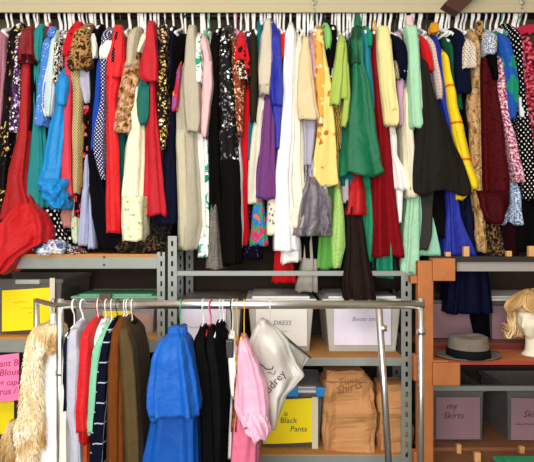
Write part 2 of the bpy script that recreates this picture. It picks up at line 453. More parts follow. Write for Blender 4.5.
G('blouse', 'blouse', 'pale green flowered blouse dangling above the crumpled scarf', 'pale green flowered blouse', fab('#cfe0b8', 'spots', '#4f9a6a', '#e8b0b4', 50, .4),
  [LOWTOP(76), (205, 72, 80), (225, 71, 80), (243, 73, 80)], 1, amp=.005)
G('trousers', 'trousers', 'pale periwinkle trousers folded over a hanger with both legs dropping to the shelf', 'pale periwinkle trousers', fab('#b9bedb'),
  [LOWTOP(86), (150, 84, 90), (190, 82, 91)], 1,
  [('trouser_leg', [(186, 83, 88), (210, 80, 88), (246, 78, 87)], .02, .04, None), ('trouser_leg', [(190, 85, 90), (215, 87, 93), (249, 88, 95)], 0, .04, None)])
G('blouse', 'blouse', 'ivory blouse tail peeping out above the periwinkle trousers', 'ivory blouse above the periwinkle trousers', fab('#efe6cc'),
  [LOWTOP(92), (180, 84, 90), (216, 84, 90)], 0)
G('dress', 'dress', 'royal blue narrow dress beside the black gown collar', 'royal blue narrow dress', fab('#2a55b4'),
  [(50, 98, 104), (75, 96, 104), (130, 92, 101), (150, 91, 98)], 3, amp=.004)
G('dress', 'dress', 'navy and white gingham dress with a lace bow at the neck', 'navy gingham dress', fab('#2b2f63', 'dots', '#e6e6ee', s=75, r=.27),
  [(22, 102, 112), (40, 100, 112), (70, 100, 108), (98, 101, 107), (130, 94, 107), (150, 92, 106), (165, 96, 106), (180, 102, 107)], 4,
  [('lace_bow', [(40, 104, 112), (46, 100, 112), (52, 99, 109), (59, 100, 106)], .03, .03, fab('#f3ead9', 'speckle', '#ffffff', '#c9b9a4', 200), dict(folds=7, amp=.007))], amp=.004)
RED = fab('#dd1f27', rough=.55)
G('dress', 'dress', 'long scarlet dress with short sleeves and a black beaded trim', 'long scarlet dress', RED,
  [(22, 112, 119), (40, 110, 124), (62, 105, 124), (78, 106, 122), (100, 106, 118), (150, 106, 120), (190, 106, 121), (233, 106, 121)], 4,
  [('sleeve', [(24, 113, 121), (40, 111, 124), (60, 106, 124), (78, 105, 122)], .02, .045, None),
   ('beaded_trim', [(28, 116, 119), (40, 114, 118), (52, 112, 116), (62, 111, 114)], .045, .02, fab('#141014', 'dots', '#d8d2d0', s=90, r=.12))], amp=.006)
G('blouse', 'blouse', 'off-white blouse with fine tan crosshatching above the paisley dress', 'off-white crosshatch blouse', fab('#d9d2bd', 'check', '#a79878', s=170),
  [(20, 131, 138), (34, 128, 140), (58, 126, 138), (68, 125, 137)], 6, amp=.004)
G('dress', 'dress', 'gold and pink paisley dress with a bell sleeve beside the scarlet dress', 'gold paisley dress', fab('#9a7640', 'blotch', '#543818', '#cf8c84', 34, c4='#cdb279'),
  [(30, 134, 140), (56, 128, 141), (70, 122, 141), (98, 117, 138), (122, 114, 131)], 5,
  [('bell_cuff', [(116, 114, 131), (127, 113, 131), (133, 115, 128)], .01, .05, None)], amp=.005)
G('skirt', 'skirt', 'dark green narrow skirt between the scarlet and cream flowered dresses', 'dark green narrow skirt', fab('#0d5a52'),
  [LOWTOP(126), (120, 118, 127), (160, 116, 126), (213, 114, 123)], 2)
G('blouse', 'blouse', 'dark teal blouse with a gathered cuff above the cream flowered dress', 'dark teal blouse with gathered cuff', fab('#0c7468', rough=.6),
  [LOWTOP(146, 30), (70, 140, 151), (82, 139, 151), (100, 136, 151)], 4,
  [('sleeve', [(84, 140, 150), (100, 136, 150), (114, 137, 149), (122, 139, 147), (125, 141, 145)], .02, .05, None, dict(folds=8, amp=.006))])
G('evening_gown', 'gown', 'long cream dress with green flower sprays near the hem', 'cream flower-spray dress', fab('#ece8c6', 'speckle', '#ddd8ae', '#f6f3da', 260),
  [(40, 133, 139), (66, 128, 140), (118, 130, 145), (150, 124, 146), (200, 120, 144), (218, 120, 144)], 4,
  [('flowered_hem', [(196, 120, 144), (215, 119.5, 144), (231, 120, 144), (241, 121, 143)], .008, .13, fab('#ece9c2', 'spots', '#93b58a', '#f7f3ee', 44, .34, c4='#e2c0b2'), dict(top=1, tlen=1, N=44))], amp=.006)
G('blouse', 'blouse', 'cream blouse showing as a slanting sleeve beside the crimson dress', 'cream blouse beside the crimson dress', fab('#e6e0c8'),
  [(22, 146, 150), (38, 141, 149), (54, 137, 143)], 6)
CRIM = fab('#c5152c', rough=.6)
G('dress', 'dress', 'crimson dress with a wide elbow sleeve and long flared skirt', 'crimson flared dress', CRIM,
  [(20, 147, 154), (45, 146, 156), (84, 149, 157), (100, 149, 157), (140, 145, 161), (180, 143, 165), (213, 142, 168), (216, 143, 167)], 4,
  [('sleeve', [(20, 148, 154), (40, 144, 156), (62, 140, 158), (76, 139, 158), (82, 146, 157)], .03, .06, None)], amp=.008, hem=.008)
G('blouse', 'blouse', 'navy blouse squeezed between the crimson dress and the gold sequin dress', 'navy blouse beside the crimson dress', fab('#1f2550'),
  [(23, 151, 158), (45, 151, 161), (78, 155, 163)], 3)
G('evening_gown', 'gown', 'black and gold sequin dress with brown flowers at the neckline', 'black and gold sequin dress', GOLD,
  [(25, 158, 164), (45, 159, 168), (80, 157, 169), (100, 157, 170), (126, 158, 169), (150, 161, 166)], 5,
  [('flower_trim', [(24, 158, 165), (34, 158, 168), (44, 160, 167)], .02, .04, fab('#3b2a1c', 'spots', '#c9a98a', '#7a5636', 60, .5))], amp=.004)
G('trousers', 'trousers', 'long navy trousers beside the black and gold sequin dress', 'long navy trousers', fab('#1d2038'),
  [(22, 167, 174), (60, 167, 175), (90, 166, 176), (140, 165, 175), (180, 161, 177), (222, 155, 178), (225, 157, 176)], 2, amp=.007)
G('blouse', 'blouse', 'fuzzy black blouse with a drooping sleeve beside the stone grey coat', 'fuzzy black blouse', fab('#0f0d0e', rough=1),
  [(28, 175, 187), (42, 173, 188), (54, 172, 185), (72, 171, 179), (92, 170, 175)], 5, crumple=.01)
G('blouse', 'blouse', 'red blouse printed in orange and violet below the fuzzy black blouse', 'red and orange print blouse', fab('#c9263a', 'blotch', '#e88a2c', '#7d57a8', 22, c4='#c9263a'),
  [(44, 178, 186), (66, 174, 182), (98, 172, 179), (112, 172, 177)], 4)
STONE = fab('#bdb6a2', rough=.9)
G('coat', 'coat', 'stone grey long coat with a full sleeve hanging down to the steel post', 'stone grey long coat', STONE,
  [(22, 187, 194), (50, 184, 196), (90, 175, 196), (130, 175, 198), (180, 176, 201), (220, 177.5, 204), (242, 178, 200), (250, 178, 197)], 2,
  [('sleeve', [(24, 188, 195), (50, 184, 196), (80, 182, 200), (120, 184, 201), (132, 186, 199)], .04, .06, fab('#c3bba8', rough=.9)),
   ('coat_front', [(128, 175, 186), (180, 177, 188), (248, 179, 189)], .012, .05, fab('#cfc7ae', rough=.9))], amp=.006, folds=7)
G('blouse', 'blouse', 'white blouse with emerald green leaves beside the pink satin blouse', 'emerald leaf print blouse', fab('#eef2ea', 'blotch', '#158a5a', '#f4f6f0', 17, c4='#20a06c'),
  [(27, 194, 202), (50, 195, 203), (76, 195, 204), (84, 197, 202)], 5, amp=.003)
G('blouse', 'blouse', 'pale pink satin blouse with a long loose sleeve', 'pale pink satin blouse', fab('#ecc3c4', rough=.4),
  [(27, 196, 204), (42, 199, 209), (58, 203, 212), (80, 202, 213), (100, 200, 211)], 4,
  [('sleeve', [(60, 203, 212), (82, 202, 213), (110, 201, 210), (130, 201, 207), (138, 203, 206)], .02, .045, None)], amp=.006)
G('skirt', 'skirt', 'white long skirt below the pink satin blouse', 'white long skirt', fab('#f0eee8'),
  [LOWTOP(203), (120, 196, 206), (180, 198, 208), (236, 201, 208)], 1)
G('dress', 'dress', 'long white dress splashed with emerald at the hem beside the black gowns', 'emerald splashed long dress', fab('#e8efe6', 'blotch', '#12875c', '#f2f5ee', 16, c4='#2f9d7c'),
  [LOWTOP(207), (120, 201, 209), (180, 204, 210), (220, 203, 211), (250, 198, 212), (257, 197, 211)], 1)
G('evening_gown', 'gown', 'long plain black gown hanging past the thin steel beam', 'long plain black gown', fab('#15130f'),
  [(24, 213, 222), (45, 210, 222), (70, 209, 221), (130, 207, 222), (180, 208, 223), (220, 210, 226), (266, 214, 230)], 2, amp=.006)
G('skirt', 'skirt', 'black and white snakeskin print skirt beneath the plain black gown', 'snakeskin print skirt', fab('#2c2925', 'speckle', '#b9b2a4', '#14110f', 190),
  [LOWTOP(218), (200, 210, 218), (240, 208, 221), (269, 205, 224)], 2.6, amp=.003)
G('evening_gown', 'gown', 'black gown covered in silver sequins down to its pleated skirt', 'silver sequin black gown', fab('#131112', 'sequin', '#6d6a68', '#ffffff', 100, .80),
  [(20, 222, 231), (45, 219, 232), (70, 217, 236), (100, 219, 239), (140, 218, 240), (166, 220, 240)], 4,
  [('pleated_skirt', [(160, 219, 239), (180, 221, 240), (220, 223, 241), (264, 224, 241)], -.015, .12, fab('#1a1613'), dict(top=1, tlen=1, folds=15, amp=.007, N=52))], amp=.004)
G('dress', 'dress', 'copper sequin dress beside the black rose jacket', 'copper sequin dress', fab('#6b3020', 'sequin', '#9a4a30', '#f0b890', 110, .62),
  [(28, 230, 238), (55, 231, 242), (78, 230, 246), (100, 232, 245), (126, 236, 244), (136, 237, 242)], 4, amp=.004)
G('jacket', 'jacket', 'scarlet jacket printed with black roses and a hooked-out sleeve', 'scarlet black-rose jacket', fab('#d32434', 'spots', '#1d1214', s=20, r=.34),
  [(26, 238, 245), (44, 236, 248), (56, 233, 250), (62, 234, 251)], 5,
  [('sleeve', [(46, 238, 248), (58, 243, 250), (72, 245, 251), (78, 247, 250)], .02, .04, None),
   ('fur_cuff', [(62, 234, 246), (70, 236, 248), (80, 240, 248)], .015, .04, fab('#46352a', 'speckle', '#e5d2bd', '#15100d', 70))])
G('dress', 'dress', 'plain red long dress below the black rose jacket', 'plain red long dress', fab('#cf1c2a'),
  [LOWTOP(246), (88, 242, 251), (140, 241, 250), (170, 242, 248), (245, 239, 249)], 1)
G('dress', 'dress', 'white satin dress sliver hanging low beside the silver sequin gown', 'white satin dress sliver', fab('#ececef', rough=.4),
  [LOWTOP(240), (140, 236, 241), (180, 237, 243), (230, 238, 244), (247, 240, 243)], 2)
G('blouse', 'blouse', 'dark denim blouse almost hidden by the black rose jacket', 'dark denim blouse', fab('#2b3a6a'),
  [(28, 244, 251), (60, 246, 253)], 2)
G('coat', 'coat', 'narrow dark olive coat hanging edge-on beside the black rose jacket', 'narrow dark olive coat', fab('#3a3524'),
  [(24, 249, 256), (50, 249, 258), (100, 249, 258), (123, 250, 257)], 4, amp=.003)
G('dress', 'dress', 'dark teal narrow dress behind the beige jumper', 'dark teal narrow dress', fab('#0f7d84'),
  [(17, 257, 263), (40, 256, 263), (90, 252, 260), (128, 247, 255), (160, 246, 253)], 1)
G('jumper', 'jumper', 'beige knitted jumper with a ribbed sleeve cuff beside the royal blue dress', 'beige knitted jumper', fab('#d5cab8', rough=.95),
  [(16, 265, 271), (38, 260, 273), (70, 258, 274), (96, 259, 271)], 5,
  [('sleeve', [(18, 265, 271), (42, 261, 273), (74, 258.5, 273), (86, 259, 271)], .02, .045, None), ('ribbed_cuff', [(82, 259, 271), (90, 260, 268), (94, 261, 267)], .025, .04, fab('#c9bda8', rough=.95))], amp=.004)
G('evening_gown', 'gown', 'long ivory gown falling below the beige jumper', 'long ivory gown below the beige jumper', fab('#e6dfcd'),
  [LOWTOP(264), (95, 257, 268), (140, 249, 264), (180, 247, 261), (204, 247, 258)], 2)
G('dress', 'dress', 'plum purple dress with a softly pleated hem', 'plum purple dress', fab('#7c3f83', rough=.6),
  [LOWTOP(270), (90, 264, 275), (140, 259, 277), (180, 255, 278), (199, 254, 278)], 3, folds=13, amp=.008, hem=.006)
G('dress', 'dress', 'tie-dyed dress in blue, orange and green dangling under the plum dress', 'tie-dyed dress', fab('#2f78c8', 'blotch', '#e2702c', '#3a9a5a', 12, c4='#c93a6a'),
  [LOWTOP(262), (190, 254, 263), (215, 252, 265), (246, 249, 268)], 1, amp=.005)
G('blouse', 'blouse', 'ivory blouse with blue sprigs hanging between the plum and white gowns', 'ivory sprig blouse', fab('#ece4d0', 'spots', '#55608a', s=35, r=.25),
  [LOWTOP(275), (190, 268, 277), (235, 266, 277)], 1)
G('dress', 'dress', 'dark navy dress speckled with coloured beads under the tie-dyed dress', 'dark beaded navy dress', fab('#171526', 'spots', '#8a3a6a', '#3a6a9a', 60, .2),
  [LOWTOP(243), (215, 238, 256), (250, 240, 262), (260, 240, 262)], 0)
G('dress', 'dress', 'royal blue satin dress with a wide short sleeve beside the white gown', 'royal blue satin dress', fab('#2434a8', rough=.45),
  [(13, 267, 273), (34, 269, 280), (60, 269, 283), (100, 270, 285), (130, 274, 282), (150, 275, 280)], 4,
  [('sleeve', [(30, 270, 280), (60, 269, 282), (90, 269, 284), (106, 271, 283)], .02, .05, None)], amp=.005)
G('top', 'top', 'bright vermilion top with a ruffled shoulder beside the white gown', 'vermilion ruffled top', fab('#e23a2a'),
  [(24, 275, 281), (36, 276, 287), (48, 277, 287), (60, 277, 284)], 3, folds=7, amp=.009)
G('evening_gown', 'gown', 'long pure white gown reaching to the steel beam', 'long pure white gown', fab('#f7f5f3', rough=.6),
  [(17, 289, 294), (38, 284, 297), (80, 282, 296), (130, 279, 296), (180, 276, 293), (240, 274, 298), (251, 274, 300)], 4,
  [('underskirt', [(220, 284, 297), (245, 282, 301), (263, 281, 301)], -.03, .06, fab('#eeece8'), dict(slant=.01))], amp=.009)
G('evening_gown', 'gown', 'ivory satin gown with a rolled hem beside the pure white gown', 'ivory satin gown', fab('#f3ecd6', rough=.5),
  [(30, 296, 303), (70, 292, 304), (120, 289, 303), (160, 288, 304), (200, 289, 306), (216, 292, 306)], 3,
  [('rolled_hem', [(206, 290, 306), (218, 291, 306), (228, 293, 303)], .01, .1, None, dict(folds=4, amp=.01, exp=2.2))], amp=.008)
G('jacket', 'jacket', 'plain peach-beige jacket with a broad straight sleeve', 'peach-beige jacket', fab('#ead1ab', rough=.8),
  [(33, 304, 309), (58, 298, 312), (95, 296, 317), (118, 297, 321)], 6,
  [('sleeve', [(36, 303, 309), (60, 299, 312), (95, 297, 316), (118, 298, 320), (120, 299, 319)], .015, .05, None)], amp=.003, folds=6)
G('blouse', 'blouse', 'mauve lace blouse between the peach jacket and the orange flowered robe', 'mauve lace blouse', fab('#c7a2ac', 'speckle', '#b38a98', '#d8bcc4', 140),
  [(32, 306, 314), (60, 308, 317), (80, 311, 317)], 4)
G('robe', 'robe', 'yellow robe with big orange flowers widening to its hem', 'orange flowered yellow robe', fab('#ecd68c', 'spots', '#d08a2a', '#b9702a', 19, .33, c4='#f3e6b0'),
  [(20, 316, 323), (50, 314, 326), (90, 316, 333), (130, 317, 337), (160, 313, 340), (187, 311, 342)], 4,
  [('robe_front', [(40, 315, 322), (80, 315, 325), (110, 317, 324), (126, 318, 323)], .01, .06, fab('#e8b25a', 'spots', '#d06a1c', '#f4e4b4', 22, .45))], amp=.006, hem=.006)
G('scarf', 'scarf', 'salmon pink scarf between the mauve lace and the flowered robe', 'salmon pink scarf', fab('#e09a80'),
  [(26, 312, 317), (60, 312, 318), (92, 315, 319)], 3)
G('blouse', 'blouse', 'silver lavender satin blouse showing below the peach jacket', 'silver lavender blouse', fab('#b9b5c4', rough=.35),
  [LOWTOP(305, 40), (112, 299, 318), (140, 302, 315), (166, 303, 312)], 3, amp=.007)
G('evening_gown', 'gown', 'pewter satin gown with big crumpled ruffles at the hem', 'pewter ruffled gown', fab('#8b8590', rough=.25),
  [LOWTOP(312), (150, 304, 318), (176, 303, 320), (190, 303, 322)], 2,
  [('ruffle', [(176, 308, 318), (200, 302, 328), (222, 299, 330), (236, 297, 326)], .02, .10, fab('#a29ba4', rough=.22, wr=.6), dict(folds=9, amp=.026, crumple=.02, drift=2.5, N=64, step=2)),
   ('ruffle', [(180, 316, 326), (205, 318, 331), (226, 318, 332)], .03, .05, fab('#a9a3aa', rough=.22, wr=.6), dict(folds=5, amp=.014, crumple=.012))], amp=.01)
G('blouse', 'blouse', 'mint green short blouse hanging behind the black silver-trimmed dress', 'mint green short blouse', fab('#93cf7e'),
  [(17, 324, 330), (40, 324, 332), (50, 326, 330)], 4)
G('dress', 'dress', 'black dress with silver trim beside the lime blouse', 'black silver-trimmed dress', fab('#131112'),
  [(20, 331, 338), (45, 326, 338), (88, 325, 335), (98, 327, 333)], 3,
  [('silver_trim', [(72, 325.5, 335), (75, 325.5, 335), (78, 325.5, 334.5)], .012, .05, fab('#cfcfd2', rough=.3))])
LIME = fab('#b5c96a', rough=.7)
G('blouse', 'blouse', 'lime green blouse with two hanging sleeves beside the dark green dress', 'lime green blouse', LIME,
  [(27, 340, 344), (50, 337, 348), (86, 334, 350), (100, 336, 350)], 5,
  [('sleeve', [(40, 338, 345), (70, 334, 344), (96, 330.5, 341), (105, 331, 340)], .03, .045, None), ('sleeve', [(60, 343, 349), (95, 344, 351), (118, 342, 349), (127, 342, 346)], .015, .04, None)], amp=.004)
G('blouse', 'blouse', 'black blouse with gold chain print below the lime blouse', 'gold chain print blouse', fab('#171310', 'swirl', '#c9a24a', '#171310', 30),
  [LOWTOP(342), (95, 331, 344), (120, 333, 343), (150, 336, 342)], 2)
EMER = fab('#0e7a55', rough=.45)
G('dress', 'dress', 'dark green satin dress with a bell skirt and thin straps', 'dark green satin dress', EMER,
  [(24, 353, 362), (44, 351, 364), (62, 352, 364), (90, 351, 371), (130, 345, 377), (160, 341, 383), (175, 340, 387)], 6,
  [('strap', [(12, 356.5, 359), (18, 356, 361), (27, 354, 362)], -.02, .03, None), ('bodice', [(26, 353, 361), (50, 352, 362), (64, 352, 362)], .006, .05, fab('#14583f', rough=.5))], folds=6, amp=.012, hem=.012)
G('dress', 'dress', 'peacock blue dress close behind the dark green satin dress', 'peacock blue dress', fab('#1392a6', rough=.5),
  [(24, 360, 368), (44, 360, 371), (70, 362, 372), (110, 366, 374)], 4)
G('blouse', 'blouse', 'jade green blouse beside the dark red gown at the neckline', 'jade green blouse', fab('#12a07c'),
  [(20, 365, 371), (36, 366, 373), (48, 367, 372)], 5)
G('dress', 'dress', 'deep teal long dress behind the bell skirt of the dark green dress', 'deep teal long dress', fab('#0c6a70'),
  [LOWTOP(350), (120, 341, 352), (170, 338, 352), (186, 338, 364)], 2)
WINE = fab('#8e1220', rough=.65)
G('evening_gown', 'gown', 'wine red long velvet gown with a heavy double hem', 'wine red velvet gown', WINE,
  [(25, 371, 377), (60, 370, 380), (100, 372, 386), (140, 374, 391), (180, 372, 394), (220, 371, 399), (257, 370, 405)], 3,
  [('lining_hem', [(246, 373, 402), (257, 372, 403.5), (263.5, 375, 403)], -.16, .1, fab('#6a0e18'), dict(top=1, tlen=1)),
   ('button', [(26, 373.5, 376.5), (28, 373, 377), (30, 373.5, 376.5)], .03, .01, fab('#d8b24a', rough=.3), dict(N=12, step=1))], amp=.010, folds=7, hem=.004)
G('jacket', 'jacket', 'pale cream yellow jacket with a straight sleeve beside the wine red gown', 'cream yellow jacket', fab('#f0e3a8', rough=.8),
  [(24, 379, 389), (42, 378, 393), (80, 382, 396), (112, 385, 399)], 6,
  [('sleeve', [(25, 379, 389), (44, 378, 392), (82, 381, 396), (112, 384.5, 399), (124, 386, 399), (126, 389, 397)], .015, .055, None)], amp=.003, folds=5)
G('blouse', 'blouse', 'midnight navy blouse with gold braid and a white cuff', 'navy gold-braid blouse', fab('#171a30'),
  [(28, 392, 400), (48, 393, 407), (64, 394, 411), (80, 394, 405)], 5,
  [('gold_braid', [(60, 394, 401), (68, 394, 403), (79, 394, 401)], .015, .04, fab('#231c14', 'swirl', '#d8cba0', '#231c14', 34)),
   ('sleeve_cuff', [(66, 402, 411), (69, 402, 412), (72, 403, 410)], .015, .04, fab('#f2efe6'))])
G('blouse', 'blouse', 'lilac pink blouse showing below the navy blouse', 'lilac pink blouse', fab('#d9b3cf'),
  [LOWTOP(400), (75, 395, 405), (100, 397, 404), (126, 398, 404)], 3)
G('dress', 'dress', 'white dress with tiny green sprigs below the cream yellow sleeve', 'green sprig dress', fab('#e9ead9', 'spots', '#6aa070', s=60, r=.32),
  [LOWTOP(389, 30), (115, 386, 396), (150, 387, 395), (160, 388, 395)], 2)
G('blouse', 'blouse', 'bright white long blouse with a flared peplum beside the wine red gown', 'white peplum blouse', fab('#f5f3ef'),
  [LOWTOP(394), (130, 388, 397), (155, 389, 398), (174, 390, 407), (190, 392, 410)], 3,
  [('sash', [(184, 396, 404), (205, 397, 403), (223, 398, 402)], 0, .04, None)])
G('dress', 'dress', 'cream lace dress with dotted texture beside the mint jacket', 'cream lace dress', fab('#efe9d2', 'dots', '#d2c9a8', s=90, r=.3),
  [LOWTOP(407), (90, 403, 410), (130, 403, 413), (170, 404, 417), (192, 407, 420), (198, 408, 416)], 4, amp=.006)
MINT = fab('#b5dfbe', rough=.7)
G('jacket', 'jacket', 'mint green jacket with a straight sleeve and pink collar tip', 'mint green jacket', MINT,
  [(22, 406, 418), (40, 408, 419), (80, 410, 422), (112, 411, 424)], 6,
  [('sleeve', [(24, 406, 418), (50, 409, 420), (96, 410, 422), (124, 411, 424), (128, 413, 423)], .015, .055, None),
   ('collar', [(15, 407, 412), (20, 406, 413), (27, 407, 414)], .02, .03, fab('#e8c3c6'))], amp=.003, folds=5)
G('evening_gown', 'gown', 'long seafoam gown reaching the orange wooden frame', 'long seafoam gown', fab('#b9e4c4', rough=.6),
  [LOWTOP(416), (150, 409, 420), (197, 408, 421), (240, 404, 421), (276, 401, 420)], 2, amp=.006)
G('evening_gown', 'gown', 'pale aqua gown flaring behind the charcoal sash to the wooden frame', 'pale aqua gown', fab('#a9dfc4', rough=.6),
  [LOWTOP(424), (180, 417, 426), (205, 417, 430), (256, 417, 443)], 1, amp=.007)
G('shirt', 'shirt', 'poppy red shirt slanting beside the pastel plaid blouse', 'poppy red shirt', fab('#d8262c'),
  [(28, 417, 423), (44, 419, 428), (60, 423, 432), (72, 427, 433)], 5)
G('blouse', 'blouse', 'pastel plaid blouse slanting beside the royal blue gown', 'pastel plaid blouse', fab('#cfd8c8', 'plaid', '#e0a9a6', '#8fb8b8', s=60, r=.35),
  [(28, 424, 430), (56, 429, 437), (88, 434, 443), (100, 436, 442)], 4)
CHAR = fab('#302e29', rough=.7)
G('coat', 'coat', 'charcoal grey cape coat flaring out widely to its hem', 'charcoal cape coat', CHAR,
  [(50, 417, 424), (70, 418, 428), (90, 419, 434), (130, 416, 451), (170, 412, 466), (190, 411, 471), (194, 413, 471)], 7,
  [('sash', [(188, 421, 436), (210, 423, 433), (236, 422, 432), (250, 421, 428)], -.04, .02, fab('#4a4843'))], folds=7, amp=.012, hem=.012)
G('skirt', 'skirt', 'black skirt filling the space beneath the charcoal cape coat', 'black skirt under the charcoal coat', fab('#151312'),
  [LOWTOP(440), (150, 425, 455), (200, 422, 453), (225, 430, 452), (238, 436, 451)], 1)
G('evening_gown', 'gown', 'royal blue gown with a slanting sleeve and a wide lower skirt', 'royal blue wide-skirted gown', fab('#2a3aa6', rough=.55),
  [(27, 428, 437), (60, 433, 443), (100, 438, 450), (128, 444, 453), (190, 446, 456), (215, 447, 460), (256, 444, 478)], 3,
  [('collar', [(22, 432, 439), (28, 430, 439), (33, 431, 438)], .02, .03, fab('#dca21f'))], amp=.008)
G('dress', 'dress', 'bright yellow dress with thin orange stripes beside the royal blue gown', 'yellow striped dress', fab('#f2d416', 'hstripe', '#e07a1c', s=5.2, r=.07, rough=.6),
  [(42, 440, 446), (70, 443, 450), (100, 446, 457), (130, 450, 464), (160, 457, 471), (184, 464, 479), (189, 467, 478)], 5,
  [('sash', [(184, 464, 477), (192, 458, 472), (200, 456, 463)], .0, .03, None)], amp=.005)
G('dress', 'dress', 'forest green narrow dress between the yellow dress and the navy waistcoat', 'forest green narrow dress', fab('#1c6a4a'),
  [(32, 445, 452), (60, 448, 456), (110, 452, 462)], 3)
G('dress', 'dress', 'bottle green long dress in the dim gap beside the royal blue skirt', 'bottle green long dress', fab('#123a34'),
  [LOWTOP(461), (180, 458, 472), (240, 461, 476), (256, 462, 476)], 0)
G('waistcoat', 'waistcoat', 'plain navy waistcoat above black trousers beside the dotted blouse', 'plain navy waistcoat', fab('#171d36'),
  [(22, 454, 462), (36, 453, 465), (60, 453, 470), (92, 454, 473), (95, 456, 471)], 5, amp=.004)
G('trousers', 'trousers', 'black trousers hanging below the navy waistcoat', 'black trousers below the navy waistcoat', fab('#131116'),
  [LOWTOP(462), (90, 455, 474), (130, 462, 476), (180, 470, 478), (230, 470, 482)], 2)
G('blouse', 'blouse', 'white blouse with small tan dots and a flared sleeve', 'tan dotted white blouse', fab('#e2d9cc', 'dots', '#a8845c', s=70, r=.28),
  [(30, 464, 470), (48, 461, 475), (62, 459, 477), (70, 458, 478)], 6, amp=.005)
G('dress', 'dress', 'long tan dress with blurred leopard patches beside the brocade dress', 'tan leopard patch dress', fab('#b48b58', 'blotch', '#7a5430', '#c9a878', 20, c4='#94693c'),
  [(24, 469, 477), (50, 472, 480), (70, 471, 480), (100, 466, 480), (140, 469, 481), (180, 472, 482), (230, 474, 486), (252, 477, 487)], 4, amp=.005)
BROC = fab('#5e1016', 'brocade', '#3a070d', s=60, r=.05, rough=.55)
G('evening_gown', 'gown', 'dark red brocade gown with a leopard collar and draped hem', 'dark red brocade gown', BROC,
  [(24, 477, 485), (50, 479, 490), (90, 478, 499), (140, 478, 507), (180, 478, 512), (200, 480, 512)], 4,
  [('collar', [(20, 478, 484), (32, 477, 484), (42, 478, 483)], .02, .035, LEOP),
   ('draped_hem', [(190, 479, 512), (206, 481, 510), (216, 484, 506), (224, 490, 500)], .0, .12, fab('#54101a', 'brocade', '#3a070d', s=60, r=.05, rough=.55), dict(folds=6, amp=.012, crumple=.012))], amp=.006)
G('blouse', 'blouse', 'white and blue speckled knit blouse above the brocade gown', 'blue speckled knit blouse', fab('#aab4c4', 'speckle', '#5d6a88', '#e6eaf0', 120),
  [(22, 485, 494), (36, 483, 497), (52, 483, 496), (56, 485, 494)], 7, amp=.003)
G('shirt', 'shirt', 'black shirt hem hanging below the blue speckled knit blouse', 'black shirt below the speckled knit', fab('#141214'),
  [LOWTOP(489), (50, 484, 495), (62, 488, 496), (80, 492, 497)], 6)
G('dress', 'dress', 'rose pink and white flowered dress beside the dark red brocade gown', 'rose flowered dress', fab('#c9889a', 'speckle', '#8a2f4c', '#ecd7dc', 75),
  [(46, 491, 500), (70, 492, 504), (90, 494, 506), (110, 498, 508), (150, 507, 517), (183, 513, 525)], 4, amp=.005)
G('dress', 'dress', 'cobalt blue dress with green leaf shapes beside the polka dot dress', 'cobalt leaf print dress', fab('#3466b8', 'spots', '#1d8a6a', '#1d8a6a', 9, .45),
  [(26, 496, 507), (44, 497, 512), (66, 501, 516), (86, 504, 519), (104, 504, 518), (120, 508, 514)], 5, amp=.005)
G('dress', 'dress', 'long black dress with white polka dots beside the cobalt leaf dress', 'long polka dot dress', fab('#121013', 'dots', '#ece6e0', s=48, r=.2),
  [(18, 508, 515), (50, 511, 523), (90, 516, 525), (140, 518, 536), (184, 522, 541), (200, 524, 540)], 4, amp=.005)
G('dress', 'dress', 'light blue speckled dress with a floaty hem near the wooden pegs', 'light blue speckled dress', fab('#9fb2cc', 'speckle', '#5a6e94', '#dde4ee', 90),
  [LOWTOP(515), (180, 508, 518), (205, 504, 521), (224, 502, 525)], 2, folds=9, amp=.01, hem=.01)
G('dress', 'dress', 'raspberry and black flowered dress with a white tag at the rail end', 'raspberry flowered dress', fab('#a52036', 'speckle', '#3a0f18', '#c96a74', 60),
  [(26, 519, 536), (50, 519, 541), (90, 521, 542), (140, 530, 543), (176, 532, 542)], 5,
  [('price_tag', [(97, 519.5, 521.5), (106, 519.5, 522), (112, 520, 529), (117, 521, 528)], .03, .012, fab('#eeeef0'), dict(N=16, amp=.001, step=1.5))], amp=.006)
G('jacket', 'jacket', 'hot pink jacket draped over the raspberry flowered dress', 'hot pink jacket', fab('#d61f56'),
  [(20, 525, 540), (28, 519, 542), (34, 520, 542)], 6)
G('coat', 'coat', 'olive green coat sleeve at the rail end over the flowered dress', 'olive green coat at the rail end', fab('#4c4a32'),
  [(25, 525, 533), (36, 528, 540), (60, 531, 544), (120, 533, 546)], 6.5)
G('coat', 'coat', 'shaggy brown fur coat hem hanging beneath the brocade gown', 'shaggy brown fur coat', fab('#4c3826', 'speckle', '#1d140d', '#8a6c48', 50, rough=1),
  [LOWTOP(492), (205, 481, 499), (235, 484, 502), (256, 485, 503)], 2, crumple=.02)
G('dress', 'dress', 'black dress filling the dim end of the rail beneath the polka dot dress', 'black dress at the rail end', fab('#121011'),
  [LOWTOP(531), (150, 520, 545), (200, 516, 548), (252, 505, 548)], 1)
G('dress', 'dress', 'dark maroon dress low behind the wooden pegs', 'dark maroon dress', fab('#32101a'),
  [LOWTOP(503), (190, 500, 512), (230, 500, 518), (256, 500, 520)], 1)
